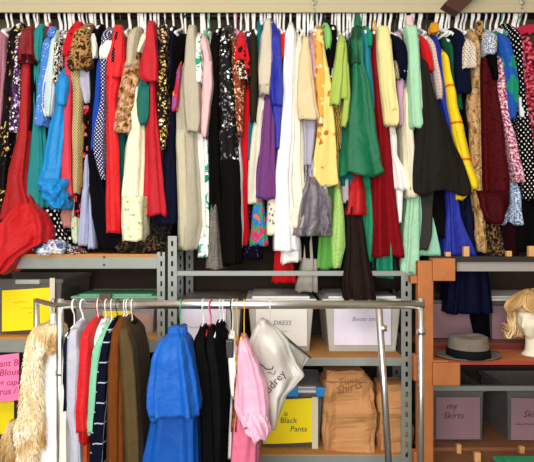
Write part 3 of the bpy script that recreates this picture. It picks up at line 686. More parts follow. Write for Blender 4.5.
# hanging below the rail, lower garments of the middle bay
G('blouse', 'blouse', 'textured pistachio green blouse hanging below the pewter ruffles', 'pistachio green blouse', fab('#a7cf72', 'speckle', '#93bf5e', '#bfdf90', 150),
  [LOWTOP(338), (186, 335, 341), (215, 333, 345), (245, 331, 346), (262, 332, 342), (268, 333, 340)], 3, amp=.006)
G('skirt', 'skirt', 'leaf green skirt behind the pistachio blouse', 'leaf green skirt', fab('#6fae5a'),
  [LOWTOP(326), (220, 320, 334), (250, 317, 336), (269, 316, 338)], 1)
G('blouse', 'blouse', 'scarlet ruffled blouse below the dark green satin dress', 'scarlet ruffled blouse', fab('#c31a22', rough=.5),
  [LOWTOP(358), (180, 351, 363), (198, 348, 365), (215, 345, 366)], 4.5, folds=6, amp=.012)
G('shirt', 'shirt', 'grey and white shirt tail between the pistachio blouse and the scarlet ruffles', 'grey and white shirt', fab('#b9aeb0'),
  [LOWTOP(346), (170, 340, 350), (203, 341, 350)], 2)
G('trousers', 'trousers', 'dark brown trousers hanging in front of the thin steel beam', 'dark brown trousers', fab('#332722', rough=.6),
  [LOWTOP(352), (190, 345, 358), (225, 345, 360), (250, 344, 362), (280, 340, 366), (296, 341, 367)], 0, amp=.010, lean=.23, hem=.014)
G('dress', 'dress', 'emerald dress with a lower hem beside the wine red gown', 'emerald low-hem dress', fab('#12986c', rough=.5),
  [LOWTOP(368), (190, 363, 373), (225, 360, 376), (262, 356, 374)], 1, amp=.006)
G('dress', 'dress', 'jade satin dress hem peeping out beneath the wine red gown', 'jade satin dress', fab('#0f9172', rough=.4),
  [LOWTOP(383), (230, 376, 392), (262, 373, 395), (278, 373, 397)], 1, amp=.008)
G('skirt', 'skirt', 'scarlet skirt hanging below the pure white gown past the steel beam', 'scarlet skirt below the white gown', fab('#cb1a22'),
  [LOWTOP(284), (235, 277, 290), (262, 275, 293), (283, 272, 297)], 0, amp=.005)
G('shirt', 'shirt', 'pale grey shirt hanging low beside the scarlet skirt', 'pale grey shirt beside the scarlet skirt', fab('#b5b0a6'),
  [LOWTOP(312), (230, 304, 314), (262, 302, 317), (292, 296, 318)], 0)
G('dress', 'dress', 'black dress filling the gap beneath the pewter ruffled gown', 'black dress beneath the pewter gown', fab('#120f10'),
  [LOWTOP(298), (200, 296, 330), (240, 298, 334), (258, 300, 334)], 0)
G('coat', 'coat', 'dark brown coat hanging low between the emerald and wine red dresses', 'dark brown coat behind the emerald dress', fab('#2e2724'),
  [LOWTOP(376), (200, 366, 392), (250, 368, 398), (290, 366, 402)], 0)
G('skirt', 'skirt', 'long dark navy skirt dropping below the board in front of the pink-labelled boxes', 'long dark navy skirt', fab('#141a38', rough=.6),
  [LOWTOP(466), (200, 454, 484), (262, 453, 487), (295, 450, 491), (314, 448, 492)], 1,
  [('skirt_tail', [(300, 474, 489), (318, 474, 490), (338, 478, 490)], -.06, .05, fab('#0e0f18'))], folds=11, amp=.012)
G('dress', 'dress', 'black lace dress in the gap behind the navy trousers above the shelf', 'black lace dress', fab('#151312', 'speckle', '#2e2a28', '#0d0b0b', 90),
  [LOWTOP(164), (190, 146, 170), (225, 142, 172), (251, 138, 166)], 0)
G('dress', 'dress', 'dark brown dress in the gap beside the cream flowered hem', 'dark brown dress by the flowered hem', fab('#2b1f17', 'speckle', '#4a3626', '#140d09', 60),
  [LOWTOP(136), (190, 120, 146), (230, 116, 150), (251, 112, 150)], 0)
for (x, c, sh) in ((8, '#f4f2ee', 'black gold-flecked dress'), (24.5, '#f7f5f0', 'dark red gown'), (34, '#f2efe8', 'narrow black dress'), (70, '#ece9e2', 'coral red dress'), (110, '#f6f4ee', 'gingham dress'), (127, '#f4f2ee', 'crosshatch blouse'),
                   (143, '#f4f2ee', 'cream blouse'), (181, '#efeee8', 'fuzzy black blouse'), (208, '#5fb08a', 'pale pink satin blouse'), (235, '#e58ab0', 'copper sequin dress'), (254, '#f6f4ee', 'dark olive coat'), (280, '#f4f2ee', 'vermilion top'),
                   (300, '#efeee8', 'ivory satin gown'), (321, '#e6ecec', 'flowered robe'), (349, '#f4f2ee', 'dark green dress'), (377, '#f6f4ee', 'wine red gown'), (402, '#f4f2ee', 'navy braid blouse'), (421, '#dfe3e4', 'poppy red shirt'), (439, '#f4f2ee', 'yellow striped dress'),
                   (443, '#f7f5f0', 'forest green dress'), (449, '#f4f2ee', 'bottle green dress'), (459, '#f4f2ee', 'navy waistcoat'), (475, '#efeee8', 'leopard collar'), (481, '#f8f6f2', 'brocade gown'), (500, '#f4f2ee', 'cobalt dress'), (506, '#2aa7a0', 'polka dot dress'), (517, '#f4f2ee', 'raspberry dress'), (523, '#2aa7a0', 'hot pink jacket')):
    p = W(x, 26, 3.14); p.y = ROD_Y
    cn = {'#5fb08a': 'green', '#e58ab0': 'pink', '#2aa7a0': 'teal'}.get(c, 'white')
    hanger(p.x, p.z, ROD_Y, .13, ROD_Z, c, 'bare '+cn+' plastic hanger squeezed in beside the '+sh, 'bare hangers on the upper rail', turn=random.uniform(-.22, .22))

# ------------------------------------------------------------------ setting
WALL = solid('painted_wall', '#b8ac8d', .9, nscale=3, namt=.04, bump=.05, bscale=60)
struct('floor', box(nb(), -3.2, 3.2, -2.5, 3.9, -.1, 0), solid('concrete_floor', '#6d665c', .7, nscale=5, namt=.15, bump=.1))
struct('wall_back', box(nb(), -3.2, 3.2, 3.80, 3.9, 0, 3.3), WALL)
struct('wall_left', box(nb(), -3.3, -3.2, -2.5, 3.9, 0, 3.3), WALL)
struct('wall_right', box(nb(), 3.2, 3.3, -2.5, 3.9, 0, 3.3), WALL)
struct('ceiling', box(nb(), -3.3, 3.3, -2.5, 3.9, 3.3, 3.4), solid('ceiling_paint', '#e9e6dd', .9))
# dark hardboard that backs the shelving, up to shoulder height of the hung clothes
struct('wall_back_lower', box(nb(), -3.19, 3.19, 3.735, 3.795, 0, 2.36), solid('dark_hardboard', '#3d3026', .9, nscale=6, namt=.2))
bm = nb(); a, b = W(449, 14, 3.1), W(474, -12, 3.1)
d = (b-a).normalized(); n_ = Vector((d.z, 0, -d.x))
vs = []
for yy in (3.06, 3.13):
    for p, s in ((a, -1), (a, 1), (b+d*.6, 1), (b+d*.6, -1)):
        q = p+n_*s*.055; q.z = max(q.z, py2z0(14, 3.08)); vs.append(bm.verts.new((q.x, yy, q.z)))
for f in ((0, 1, 2, 3), (7, 6, 5, 4), (0, 4, 5, 1), (1, 5, 6, 2), (2, 6, 7, 3), (3, 7, 4, 0)): bm.faces.new([vs[i] for i in f])
struct('trim_1', bm, solid('dark_timber', '#4a2a18', .7, nscale=8, namt=.2))
struct('trim_2', box(nb(), -3.19, 3.19, 3.13, 3.14, py2z0(12.2, 3.13), 3.3), WALL)
struct('trim_3', box(nb(), -3.19, 3.19, 3.128, 3.13, py2z0(3.2, 3.12), py2z0(2.4, 3.12), .0005), WALL)

# ------------------------------------------------------------------ rail and chains
STEELD = solid('black_pipe', '#1d1a18', .45, .6)
rail = thing('clothes_rail', 'black steel pipe rail under the beige wall carrying the long row of costumes', 'rail', Vector((0, ROD_Y, ROD_Z)))
link('pipe', tube(nb(), [(-3.19, ROD_Y, ROD_Z), (3.19, ROD_Y, ROD_Z)], .017, 16), STEELD, rail)
for s in (-1, 1):
    bm = nb(); x = s*3.18; bmx = tube(bm, [(x-.02, ROD_Y, ROD_Z), (x+.02, ROD_Y, ROD_Z)], .045, 20); link('end_flange', bm, STEELD, rail)
def chain(px, col, label):
    p = W(px, 0, ROD_Y); CY = 3.112
    root = thing('chain', label, 'chain', Vector((p.x, ROD_Y, 3.3)), None)
    z = ROD_Z+.005; k = 0
    while z < 3.28:
        pts = []
        for j in range(12):
            a = 2*PI*j/12; u = math.cos(a)*.010; w = math.sin(a)*.02
            pts.append((p.x+(u if k % 2 else 0), CY+(0 if k % 2 else u), z+w) if k else (p.x, ROD_Y-.035+math.cos(a)*.062, ROD_Z-.004+math.sin(a)*.026))
        link('link', tube(nb(), pts, .0038, 6, closed=True), col, root)
        z += .031 if k else .045
        k += 1
    return root
CH = solid('galvanized_chain', '#b9bdb8', .35, .8)
chain(312.5, CH, 'galvanized chain holding up the rail above the flowered yellow robe')
chain(515.5, CH, 'galvanized chain holding up the rail above the polka dot dress')

# ------------------------------------------------------------------ steel shelving
GREY = solid('grey_enamel', '#8d918a', .5, .15, nscale=14, namt=.05)
DGREY = solid('grey_enamel_dim', '#7d807a', .5, .15)
CHIP = solid('chipboard', '#c58a4a', .85, nscale=90, namt=.22)
def slotted_post(parent, x0, x1, Y, z0, z1, side=1):
    """L-angle post, slots really cut through the front flange"""
    bm = nb(); w = x1-x0; sw = w*.22; pitch = .052; sh = .026; c = (x0+x1)/2; th = .003
    box(bm, x0, c-sw/2, Y, Y+th, z0, z1); box(bm, c+sw/2, x1, Y, Y+th, z0, z1)
    z = z0; first = True
    while z < z1:
        box(bm, c-sw/2, c+sw/2, Y, Y+th, z, min(z1, z+pitch-sh)); z += pitch
    xs = x1 if side > 0 else x0
    box(bm, xs-th if side > 0 else xs, xs if side > 0 else xs+th, Y, Y+.05, z0, z1)
    return link('post', bm, GREY, parent, False)
def px2x(px, Y): return (px-267)*Y/F
def py2z(py, Y): return CZ-(py-231)*Y/F
def beam(parent, pxa, pxb, ya, yb, Y=3.0, name='beam', mat=None, th=.03):
    return link(name, box(nb(), px2x(pxa, Y), px2x(pxb, Y), Y, Y+th, py2z(yb, Y), py2z(ya, Y), .003), mat or GREY, parent, False)
def board(parent, pxa, pxb, y, Y=3.0, Y1=3.66, th=.016, mat=None, name='board'):
    z = py2z(y, Y); return link(name, box(nb(), px2x(pxa, Y), px2x(pxb, Y), Y+.002, Y1, z-th, z, .001), mat or CHIP, parent, False)
shl = thing('shelving_unit', 'grey steel shelving unit with chipboard decks under the red gown and yellow-labelled bin', 'shelving', Vector((-1.6, 3.3, 0)))
slotted_post(shl, px2x(157, 3.0), px2x(165.5, 3.0), 3.0, 0, py2z(252, 3.0))
slotted_post(shl, px2x(157, 3.0), px2x(165.5, 3.0), 3.66, 0, py2z(252, 3.0))
slotted_post(shl, -2.5, -2.455, 3.0, 0, py2z(252, 3.0), -1); slotted_post(shl, -2.5, -2.455, 3.66, 0, py2z(252, 3.0), -1)
for (ya, yb) in ((254.6, 268.8), (337.5, 352.5), (456, 466)):
    beam(shl, -205, 157, ya, yb, 3.003); beam(shl, -205, 157, ya, yb, 3.63)
    board(shl, -205, 160, ya-.5)
for yy in (262,):
    for xx in (104,):
        for q in (257.2, 264.8): link('rivet', tube(nb(), [W(xx, q, 3.004), W(xx, q, 2.999)], .006, 10), solid('rivet_dark', '#55574f', .5, .5), shl)
shm = thing('shelving_unit', 'grey slotted steel shelving unit holding the white-labelled bins and the paper bags', 'shelving', Vector((.15, 3.3, 0)))
slotted_post(shm, px2x(167.5, 3.0), px2x(177, 3.0), 2.995, 0, py2z(236, 3.0), -1)
slotted_post(shm, px2x(167.5, 3.0), px2x(177, 3.0), 3.66, 0, py2z(236, 3.0), -1)
slotted_post(shm, px2x(401, 3.0), px2x(412, 3.0), 2.995, 0, py2z(272, 3.0), 1)
slotted_post(shm, px2x(401, 3.0), px2x(412, 3.0), 3.66, 0, py2z(272, 3.0), 1)
beam(shm, 177, 402, 271, 276, 3.0); beam(shm, 177, 402, 271, 276, 3.63)
for (ya, yb) in ((358, 366), (455, 464)):
    beam(shm, 177, 402, ya, yb, 3.0); beam(shm, 177, 402, ya, yb, 3.63); board(shm, 177, 404, ya-.3)
for z in (.5, .95, 1.05):
    pass
shr = thing('shelving_unit', 'steel shelving unit behind the orange wooden frame holding pink-labelled boxes', 'shelving', Vector((1.6, 3.4, 0)))
slotted_post(shr, px2x(416, 3.1), px2x(426, 3.1), 3.1, 0, py2z(262, 3.1), 1); slotted_post(shr, px2x(416, 3.1), px2x(426, 3.1), 3.68, 0, py2z(262, 3.1), 1)
slotted_post(shr, 2.40, 2.45, 3.1, 0, py2z(262, 3.1), 1); slotted_post(shr, 2.40, 2.45, 3.68, 0, py2z(262, 3.1), 1)
RUST = solid('worn_wood_board', '#8a5a38', .8, nscale=10, namt=.2)
for (ya, yb) in ((344, 352), (448, 462)):
    beam(shr, 426, 700, ya, yb, 3.1, mat=solid('red_edge', '#6f2320', .7) if ya == 344 else RUST); board(shr, 418, 700, ya-.3, 3.1, 3.7, mat=RUST)
beam(shr, 426, 700, 386, 391, 3.12)

# top plank with pegs and the orange timber frame
PINE = solid('orange_pine', '#b56c36', .6, nscale=14, namt=.16, bump=.1, bscale=30)
PINEL = solid('pale_peg_wood', '#d9a566', .7, nscale=20, namt=.1)
fr = thing('timber_stand', 'orange pine frame with upright post and stubby arms beside the chrome rack', 'frame', Vector((px2x(426, 2.8), 2.8, 0)))
Yw = 2.80
z0 = 0
def wbox(x0, x1, y0, y1, Y, dep, bev=.004): return box(nb(), px2x(x0, Y), px2x(x1, Y), Y, Y+dep, py2z(y1, Y), py2z(y0, Y), bev)
link('post', box(nb(), px2x(418, Yw), px2x(433.5, Yw), Yw, Yw+.05, 0, py2z(261, Yw), .004), PINE, fr, False)
link('arm', wbox(433, 455.5, 258.5, 281, 2.78, .07), PINE, fr, False)
link('arm', wbox(411, 418, 276, 283.5, 2.82, .06), PINE, fr, False)
o = link('arm', wbox(433, 460.5, 363, 386, 2.78, .07, .006), PINE, fr, False)
link('arm', wbox(414, 418, 355, 381, 2.82, .05), PINE, fr, False)
link('arm', wbox(414, 420, 452, 470, 2.82, .05), PINE, fr, False)
# plank resting on the arms
pl = thing('plank', 'dark-edged top plank on a grey batten below the hanging gowns by the wooden pegs', 'plank', W(495, 262, 2.9))
link('board', box(nb(), px2x(434, 2.9), px2x(720, 2.9), 2.86, 2.98, py2z(261.5, 2.9), py2z(256.5, 2.9), .002), solid('black_edge', '#26221f', .7), pl, False)
link('batten', box(nb(), px2x(455.5, 2.9), px2x(720, 2.9), 2.875, 2.93, py2z(271, 2.9), py2z(261.5, 2.9), .002), solid('grey_batten', '#9a928c', .7), pl, False)
for i, (x0, x1, yt, near) in enumerate(((446, 451, 252, 'beside the stubby top arm'), (464, 469.5, 246.5, 'below the royal blue gown'), (507, 512, 251, 'below the maroon dress'), (529, 534.5, 246, 'below the end black dress'))):
    bm = box(nb(), px2x(x0, 2.9), px2x(x1, 2.9), 2.9, 2.925, py2z(256.5, 2.9), py2z(yt, 2.9), .002)
    ce = W((x0+x1)/2, 256.5, 2.9)
    tag(link('wooden_peg', bm, PINEL, None, False, loc=ce), 'pale wooden peg standing on the dark top plank '+near, 'peg', 'wooden pegs on the top plank')
# hat shelf on the lower arm
hs = thing('hat_shelf', 'orange wooden shelf with a red front edge carrying the grey hat and wig head', 'shelf', W(490, 361, 2.85))
zh = py2z(360.5, 2.80)
link('board', box(nb(), px2x(433.5, 2.8), px2x(740, 2.8), 2.80, 3.07, zh-.014, zh, .002), solid('hat_shelf_wood', '#b9683a', .7, nscale=12, namt=.12), hs, False)
link('front_edge', box(nb(), px2x(448, 2.8), px2x(740, 2.8), 2.786, 2.80, zh-.018, zh-.001, .002), solid('red_paint', '#a03a2c', .6), hs, False)
# low pegs
for i, (x0, x1, ya, yb, Y, near) in enumerate(((457, 461.5, 445, 458, 3.06, 'in front of the skirts box'), (475, 481, 453, 470, 2.95, 'nearest to the camera on the low board'), (520, 525, 447, 453, 3.06, 'behind the green lid'))):
    bm = box(nb(), px2x(x0, Y), px2x(x1, Y), Y, Y+.025, py2z(466, 2.9), py2z(ya, Y), .002); ce = W((x0+x1)/2, yb, Y); ce.z = py2z(466, 2.9)
    tag(link('wooden_peg', bm, PINEL, None, False, loc=ce), 'pale wooden peg '+near, 'peg', 'wooden pegs on the low board')
tag(link('board', box(nb(), px2x(434, 2.9), px2x(720, 2.9), 2.88, 3.099, py2z(470, 2.9)-.02, py2z(466, 2.9), .002), RUST, None, False, loc=W(500, 470, 2.95)), 'worn brown low board under the pegs beneath the skirts boxes', 'board')

# ------------------------------------------------------------------ bins
INK = solid('marker_ink', '#3a3733', .8); INKR = solid('red_ink', '#b01a3a', .8); INKF = solid('faint_ink', '#7d7780', .9)
YEL = solid('yellow_paper', '#f7df12', .8); LIL = solid('lilac_paper', '#e4dcec', .8); WHT = solid('white_paper', '#f1ede6', .8); PNK = solid('pink_paper', '#ee7fb4', .8); MAU = solid('mauve_paper', '#8f6f77', .85)
def bin_(label, x0, x1, yt, yb, Y, depth, bodymat, lidmat=None, lid_h=.03, paper=None, taper=.03, cat='bin', name='storage_bin', tape=None):
    lev = {333: (337, 3.0), 333.5: (337, 3.0), 353: (357.7, 3.0), 453: (454.7, 3.0), 455: (455.5, 3.0), 343: (343.7, 3.1), 447: (447.7, 3.1)}.get(yb)
    X0, X1, Z0, Z1 = px2x(x0, Y), px2x(x1, Y), (py2z(*lev)+.001 if lev else py2z(yb, Y)), py2z(yt, Y)
    root = thing(name, label, cat, Vector(((X0+X1)/2, Y+depth/2, Z0)))
    bm = nb(); t = .004
    def ring(ins, z): return [bm.verts.new(p) for p in ((X0+ins, Y+ins, z), (X1-ins, Y+ins, z), (X1-ins, Y+depth-ins, z), (X0+ins, Y+depth-ins, z))]
    rs = [ring(taper, Z0), ring(0.003, Z1-.02), ring(-.008, Z1-.02), ring(-.008, Z1), ring(.006, Z1), ring(.008, Z1-.02), ring(taper+t, Z0+t)]
    for A, B in zip(rs, rs[1:]):
        for k in range(4): bm.faces.new((A[k], A[(k+1) % 4], B[(k+1) % 4], B[k]))
    bm.faces.new(rs[0][::-1]); bm.faces.new(rs[-1])
    link('bin_body', bm, bodymat, root, False)
    if lidmat:
        bm = box(nb(), X0-.014, X1+.014, Y-.014, Y+depth+.014, Z1-.004, Z1+lid_h*.55, .006)
        box(bm, X0+.02, X1-.02, Y+.02, Y+depth-.02, Z1+lid_h*.5, Z1+lid_h, .008)
        link('lid', bm, lidmat, root, False)
    out = []
    if paper:
        for (a, b, c, d, m, skew) in paper:
            bm = nb(); Yp = Y-.012; n = 6
            vs = [[bm.verts.new((px2x(a+(b-a)*i/n, Yp), Yp-.004*math.sin(PI*i/n), py2z(c+(d-c)*j/n+skew*(i/n-.5), Yp))) for j in range(n+1)] for i in range(n+1)]
            for i in range(n):
                for j in range(n): bm.faces.new((vs[i][j], vs[i+1][j], vs[i+1][j+1], vs[i][j+1]))
            out.append(link('paper_label', bm, m, root))
    if tape:
        for (a, b, c, d) in tape:
            link('tape', box(nb(), px2x(a, Y-.013), px2x(b, Y-.013), Y-.017, Y-.013, py2z(d, Y-.013), py2z(c, Y-.013)), solid('masking_tape', '#d9cfb4', .7), root, False)
    return root, Y-.0165
def contents(label, x0, x1, y0, y1, Y, dep, col, name='folded_cloth'):
    bm = nb(); X0, X1, Z0, Z1 = px2x(x0, Y), px2x(x1, Y), py2z(y1, Y), py2z(y0, Y)
    box(bm, X0, X1, Y, Y+dep, Z0, Z1, .02)
    bmesh.ops.subdivide_edges(bm, edges=bm.edges[:], cuts=5, use_grid_fill=True)
    for v in bm.verts:
        nz = noise.noise(v.co*18); v.co += Vector((nz*.006, nz*.01, noise.noise(v.co*23)*.01))
    return tag(link(name, bm, fab(col), None, loc=Vector(((X0+X1)/2, Y+dep/2, Z0))), label, 'clothes')
CLR = clear('clear_plastic', '#cfd0cc', .24); CLRG = clear('smoke_plastic', '#77736f', .5); CLRW = clear('milky_plastic', '#e6e2d6', .5)
WLID = solid('white_lid', '#eceae4', .4); GLID = solid('green_lid', '#2f9a68', .45); GLIDP = solid('sage_green_lid', '#6fb48e', .45)
# left bay, first shelf
r, Yp = bin_('smoky clear bin with a big yellow paper label on the shelf by the rack corner', -30, 62, 279, 333, 3.08, .5, CLRG, None, paper=[(2, 51, 289, 330, YEL, -3)], taper=.02, tape=[(50, 55, 278, 330)])
link('handle', box(nb(), px2x(16, 3.07), px2x(40, 3.07), 3.06, 3.085, py2z(284, 3.07), py2z(279.5, 3.07), .004), CLRW, r, False)
bm = nb(); scribble(bm, px2x(13, Yp), py2z(302, Yp), .08, Yp-.002, .007, 3); scribble(bm, px2x(21, Yp), py2z(308, Yp), .06, Yp-.002, .007, 4); scribble(bm, px2x(28, Yp), py2z(313, Yp), .02, Yp-.002, .006, 5)
link('handwriting', bm, solid('pale_pencil', '#b9a21c', .9), r)
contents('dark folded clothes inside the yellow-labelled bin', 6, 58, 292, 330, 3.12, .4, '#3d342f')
r, Yp = bin_('clear bin with a sage green lid full of folded clothes', 74, 155, 297.5, 333.5, 3.08, .32, CLR, GLIDP, .014, paper=[(103, 132, 311, 322, YEL, 0)], taper=.015, tape=[(127, 133, 320, 326)])
link('latch', box(nb(), px2x(100, 3.06), px2x(112, 3.06), 3.045, 3.066, py2z(299, 3.06), py2z(293.5, 3.06), .003), solid('latch_dark', '#5a4a3c', .5), r, False)
contents('salmon pink folded cloth inside the green-lidded bin', 130, 150, 314, 332, 3.10, .25, '#e07e66')
contents('grey folded cloth inside the green-lidded bin', 80, 128, 305, 332, 3.12, .24, '#8f8a80')
# left bay, lower shelf: box with pink paper and yellow paper
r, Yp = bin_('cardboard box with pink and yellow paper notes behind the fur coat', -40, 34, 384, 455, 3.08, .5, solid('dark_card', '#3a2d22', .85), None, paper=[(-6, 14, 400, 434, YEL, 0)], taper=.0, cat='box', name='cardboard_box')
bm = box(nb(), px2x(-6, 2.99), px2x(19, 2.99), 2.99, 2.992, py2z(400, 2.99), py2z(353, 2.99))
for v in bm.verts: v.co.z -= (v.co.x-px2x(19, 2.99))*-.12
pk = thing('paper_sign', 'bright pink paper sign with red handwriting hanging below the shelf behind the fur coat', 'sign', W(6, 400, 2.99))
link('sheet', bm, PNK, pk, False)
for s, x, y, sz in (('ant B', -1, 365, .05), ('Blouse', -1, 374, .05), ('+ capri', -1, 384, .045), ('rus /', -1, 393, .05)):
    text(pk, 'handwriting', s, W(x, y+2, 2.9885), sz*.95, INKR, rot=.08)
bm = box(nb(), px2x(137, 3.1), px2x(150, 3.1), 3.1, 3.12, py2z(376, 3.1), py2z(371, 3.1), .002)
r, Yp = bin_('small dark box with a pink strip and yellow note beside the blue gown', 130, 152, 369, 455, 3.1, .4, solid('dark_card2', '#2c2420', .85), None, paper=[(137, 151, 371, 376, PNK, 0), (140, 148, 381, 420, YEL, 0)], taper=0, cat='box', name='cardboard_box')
# middle bay bins
r, Yp = bin_('milky bin with a plain lilac paper label behind the blue gown', 178, 241, 305, 353, 3.13, .45, CLRW, solid('clear_lid', '#9a938c', .3), .03, paper=[(181, 226, 309, 345, LIL, 0)], taper=.02)
bm = nb(); scribble(bm, px2x(188, Yp), py2z(327, Yp), .07, Yp-.002, .006, 11); scribble(bm, px2x(204, Yp), py2z(330, Yp), .05, Yp-.002, .005, 12); link('handwriting', bm, INKF, r)
r, Yp = bin_('milky bin full of white linen with a white paper label and white lid', 248, 314, 302, 353, 3.13, .45, CLRW, WLID, .03, paper=[(256, 307, 309, 346, WHT, 0)], taper=.025)
text(r, 'handwriting', 'DRESS', W(273, 325, Yp-.002), .035, INKF); bm = nb(); scribble(bm, px2x(276, Yp), py2z(331, Yp), .07, Yp-.002, .003, 14); link('handwriting', bm, INKF, r)
contents('cream linen inside the white-labelled bin', 253, 309, 309, 350, 3.165, .36, '#efe2b8')
r, Yp = bin_('milky bin full of cream cloth with a lilac paper label beside the slotted post', 325, 401, 302, 353, 3.13, .45, CLRW, WLID, .03, paper=[(334, 391, 308, 345, LIL, 0)], taper=.025)
text(r, 'handwriting', 'Boots sm', W(352, 321, Yp-.002), .033, INKF)
contents('cream cloth inside the lilac-labelled bin by the slotted post', 331, 395, 325, 350, 3.165, .36, '#f0e4c4')
r, Yp = bin_('clear bin with a yellow paper label and blue clip-on lid beside the paper bag', 258, 323, 392, 453, 3.1, .45, CLRG, solid('clear_lid2', '#b9bcc0', .25), .022, paper=[(263, 314, 399, 443, YEL, -2)], taper=.02, tape=[(312, 318, 397, 450)])
for sx in (292, 322):
    link('clip', box(nb(), px2x(sx-6, 3.08), px2x(sx+6, 3.08), 3.065, 3.088, py2z(396, 3.08), py2z(387, 3.08), .004), solid('blue_clip', '#1d83cc', .4), r, False)
text(r, 'handwriting', 'is', W(283, 416, Yp-.002), .04, INK); text(r, 'handwriting', 'Black', W(280, 423, Yp-.002), .042, INK, shear=.1); text(r, 'handwriting', 'Pants', W(290, 431.5, Yp-.002), .042, INK, shear=.1)
contents('blue folded cloth inside the bin of black trousers', 266, 318, 430, 451, 3.135, .36, '#1f74b8'); contents('black folded cloth inside the yellow-labelled lower bin', 266, 318, 400, 428, 3.135, .36, '#26262a')
# behind the hat: boxes with mauve labels
CARD = solid('brown_card', '#6a4a3a', .85)
r, Yp = bin_('smoky bin with a mauve paper label behind the grey hat', 428, 476, 300, 343, 3.25, .38, CLRG, None, paper=[(431, 473, 304, 338, MAU, 0)], taper=.01)
r, Yp = bin_('smoky bin with mauve paper label and pale rim behind the wig', 489, 580, 300, 343, 3.25, .38, CLRG, WLID, .02, paper=[(492, 560, 306, 340, MAU, 0)], taper=.01)
r, Yp = bin_('smoky bin with mauve label lettered about skirts below the hat shelf', 431, 484, 388, 447, 3.2, .4, CLRG, None, paper=[(436, 480, 397, 439, MAU, 0)], taper=.01)
text(r, 'handwriting', 'my', W(446, 409, Yp-.002), .05, INK); text(r, 'handwriting', 'Skirts', W(443, 418.5, Yp-.002), .05, INK)
r, Yp = bin_('smoky bin with mauve label cut by the photo edge below the wig head', 507, 580, 388, 447, 3.2, .4, CLRG, None, paper=[(511, 560, 398, 440, MAU, 0)], taper=.01)
text(r, 'handwriting', 'Skirts', W(523, 417, Yp-.002), .05, INK); bm = nb(); scribble(bm, px2x(516, Yp), py2z(424, Yp), .16, Yp-.002, .005, 21, .0014); link('handwriting', bm, INK, r)
r, Yp = bin_('bin with a bright green lid at the bottom corner below the skirts boxes', 519, 600, 482, 520.4, 2.6, .25, CLRG, GLID, .03, taper=.02)
for o in list(r.children):
    pass

# ------------------------------------------------------------------ paper bags
KRAFT = solid('kraft_paper', '#c9925e', .85, nscale=7, namt=.1, bump=.8, bscale=22)
pb = thing('paper_bag', 'tall creased brown paper bag lettered in marker standing beside the yellow-labelled bin', 'bag', W(349, 453, 3.16))
link('bag_body', tri(loft([(382, 324, 373), (400, 323, 374), (430, 322.5, 376), (453, 323, 376)], 3.17, .13, 501, 5, .008, top=1, exp=7, crumple=.016, hem=0, N=34, step=4)), KRAFT, pb, False)
link('bag_top', tri(loft([(371, 325, 364), (376, 325, 366), (384, 324.5, 372), (392, 324, 373)], 3.165, .09, 502, 4, .006, top=.8, tlen=4, exp=5, crumple=.01, hem=0, N=26, step=4.5)), KRAFT, pb, False)
INKB = solid('brown_marker', '#84552f', .8)
text(pb, 'handwriting', 'Tuxedo', W(338, 386, 3.0), .052, INKB, rot=.16); text(pb, 'handwriting', 'Shirts', W(337, 395, 2.998), .06, INKB, rot=.28)
pb = thing('paper_bag', 'shorter brown paper bag with folded top standing beside the slotted post', 'bag', W(395, 453, 3.16))
link('bag_body', tri(loft([(402, 379, 410), (420, 378, 412), (440, 378, 413), (452, 379, 412)], 3.17, .12, 503, 5, .008, top=1, exp=7, crumple=.016, hem=0, N=34, step=4)), KRAFT, pb, False)
link('folded_top', tri(loft([(386, 381, 407), (394, 379, 408), (405, 379, 409), (412, 380, 410)], 3.15, .12, 504, 4, .006, top=.7, tlen=5, exp=5, crumple=.012, hem=0, N=26, step=4.5)), KRAFT, pb, False)

# ------------------------------------------------------------------ crumpled things on the top shelf
def crumple(name, label, cat, x0, x1, y0, y1, Y, dep, mat, seed, amp=.02):
    bm = nb(); a, b = W(x0, y0, Y), W(x1, y1, Y); c = (a+b)/2
    bmesh.ops.create_icosphere(bm, subdivisions=5, radius=1)
    uvl = bm.loops.layers.uv.new('UVMap')
    for v in bm.verts:
        p = v.co.copy(); n1 = 1+noise.fractal(p*2.2+Vector((seed, 0, 0)), .7, 2.0, 4)*.35
        v.co = Vector((c.x+p.x*(b.x-a.x)/2*n1, Y+.0+p.y*dep*n1, c.z+max(-.95, p.z*n1)*(a.z-b.z)/2))
    for f in bm.faces:
        for lp in f.loops: lp[uvl].uv = (lp.vert.co.x+lp.vert.co.y*.6, lp.vert.co.z+lp.vert.co.y)
    return tag(link(name, bm, mat, None, loc=Vector((c.x, Y, b.z))), label, cat)
crumple('scarf', 'crumpled blue and white patterned scarf lying on the shelf edge beside the red skirt', 'scarf', 35, 71, 240, 257, 3.05, .09, fab('#8e9bb8', 'blotch', '#26304e', '#e4e4e2', 15, c4='#5f6f94'), 1)
crumple('scarf', 'small dark floral scarf crumpled beside the periwinkle trousers', 'scarf', 66, 84, 247, 256, 3.06, .06, fab('#3a2a30', 'blotch', '#a33a48', '#d8d2c8', 30), 5)
crumple('feather_boa', 'dark brown feathery bundle on the shelf below the crimson dress', 'boa', 118, 166, 236, 256, 3.10, .10, fab('#2a2018', 'speckle', '#5d4a34', '#0f0b09', 60, rough=1), 9)

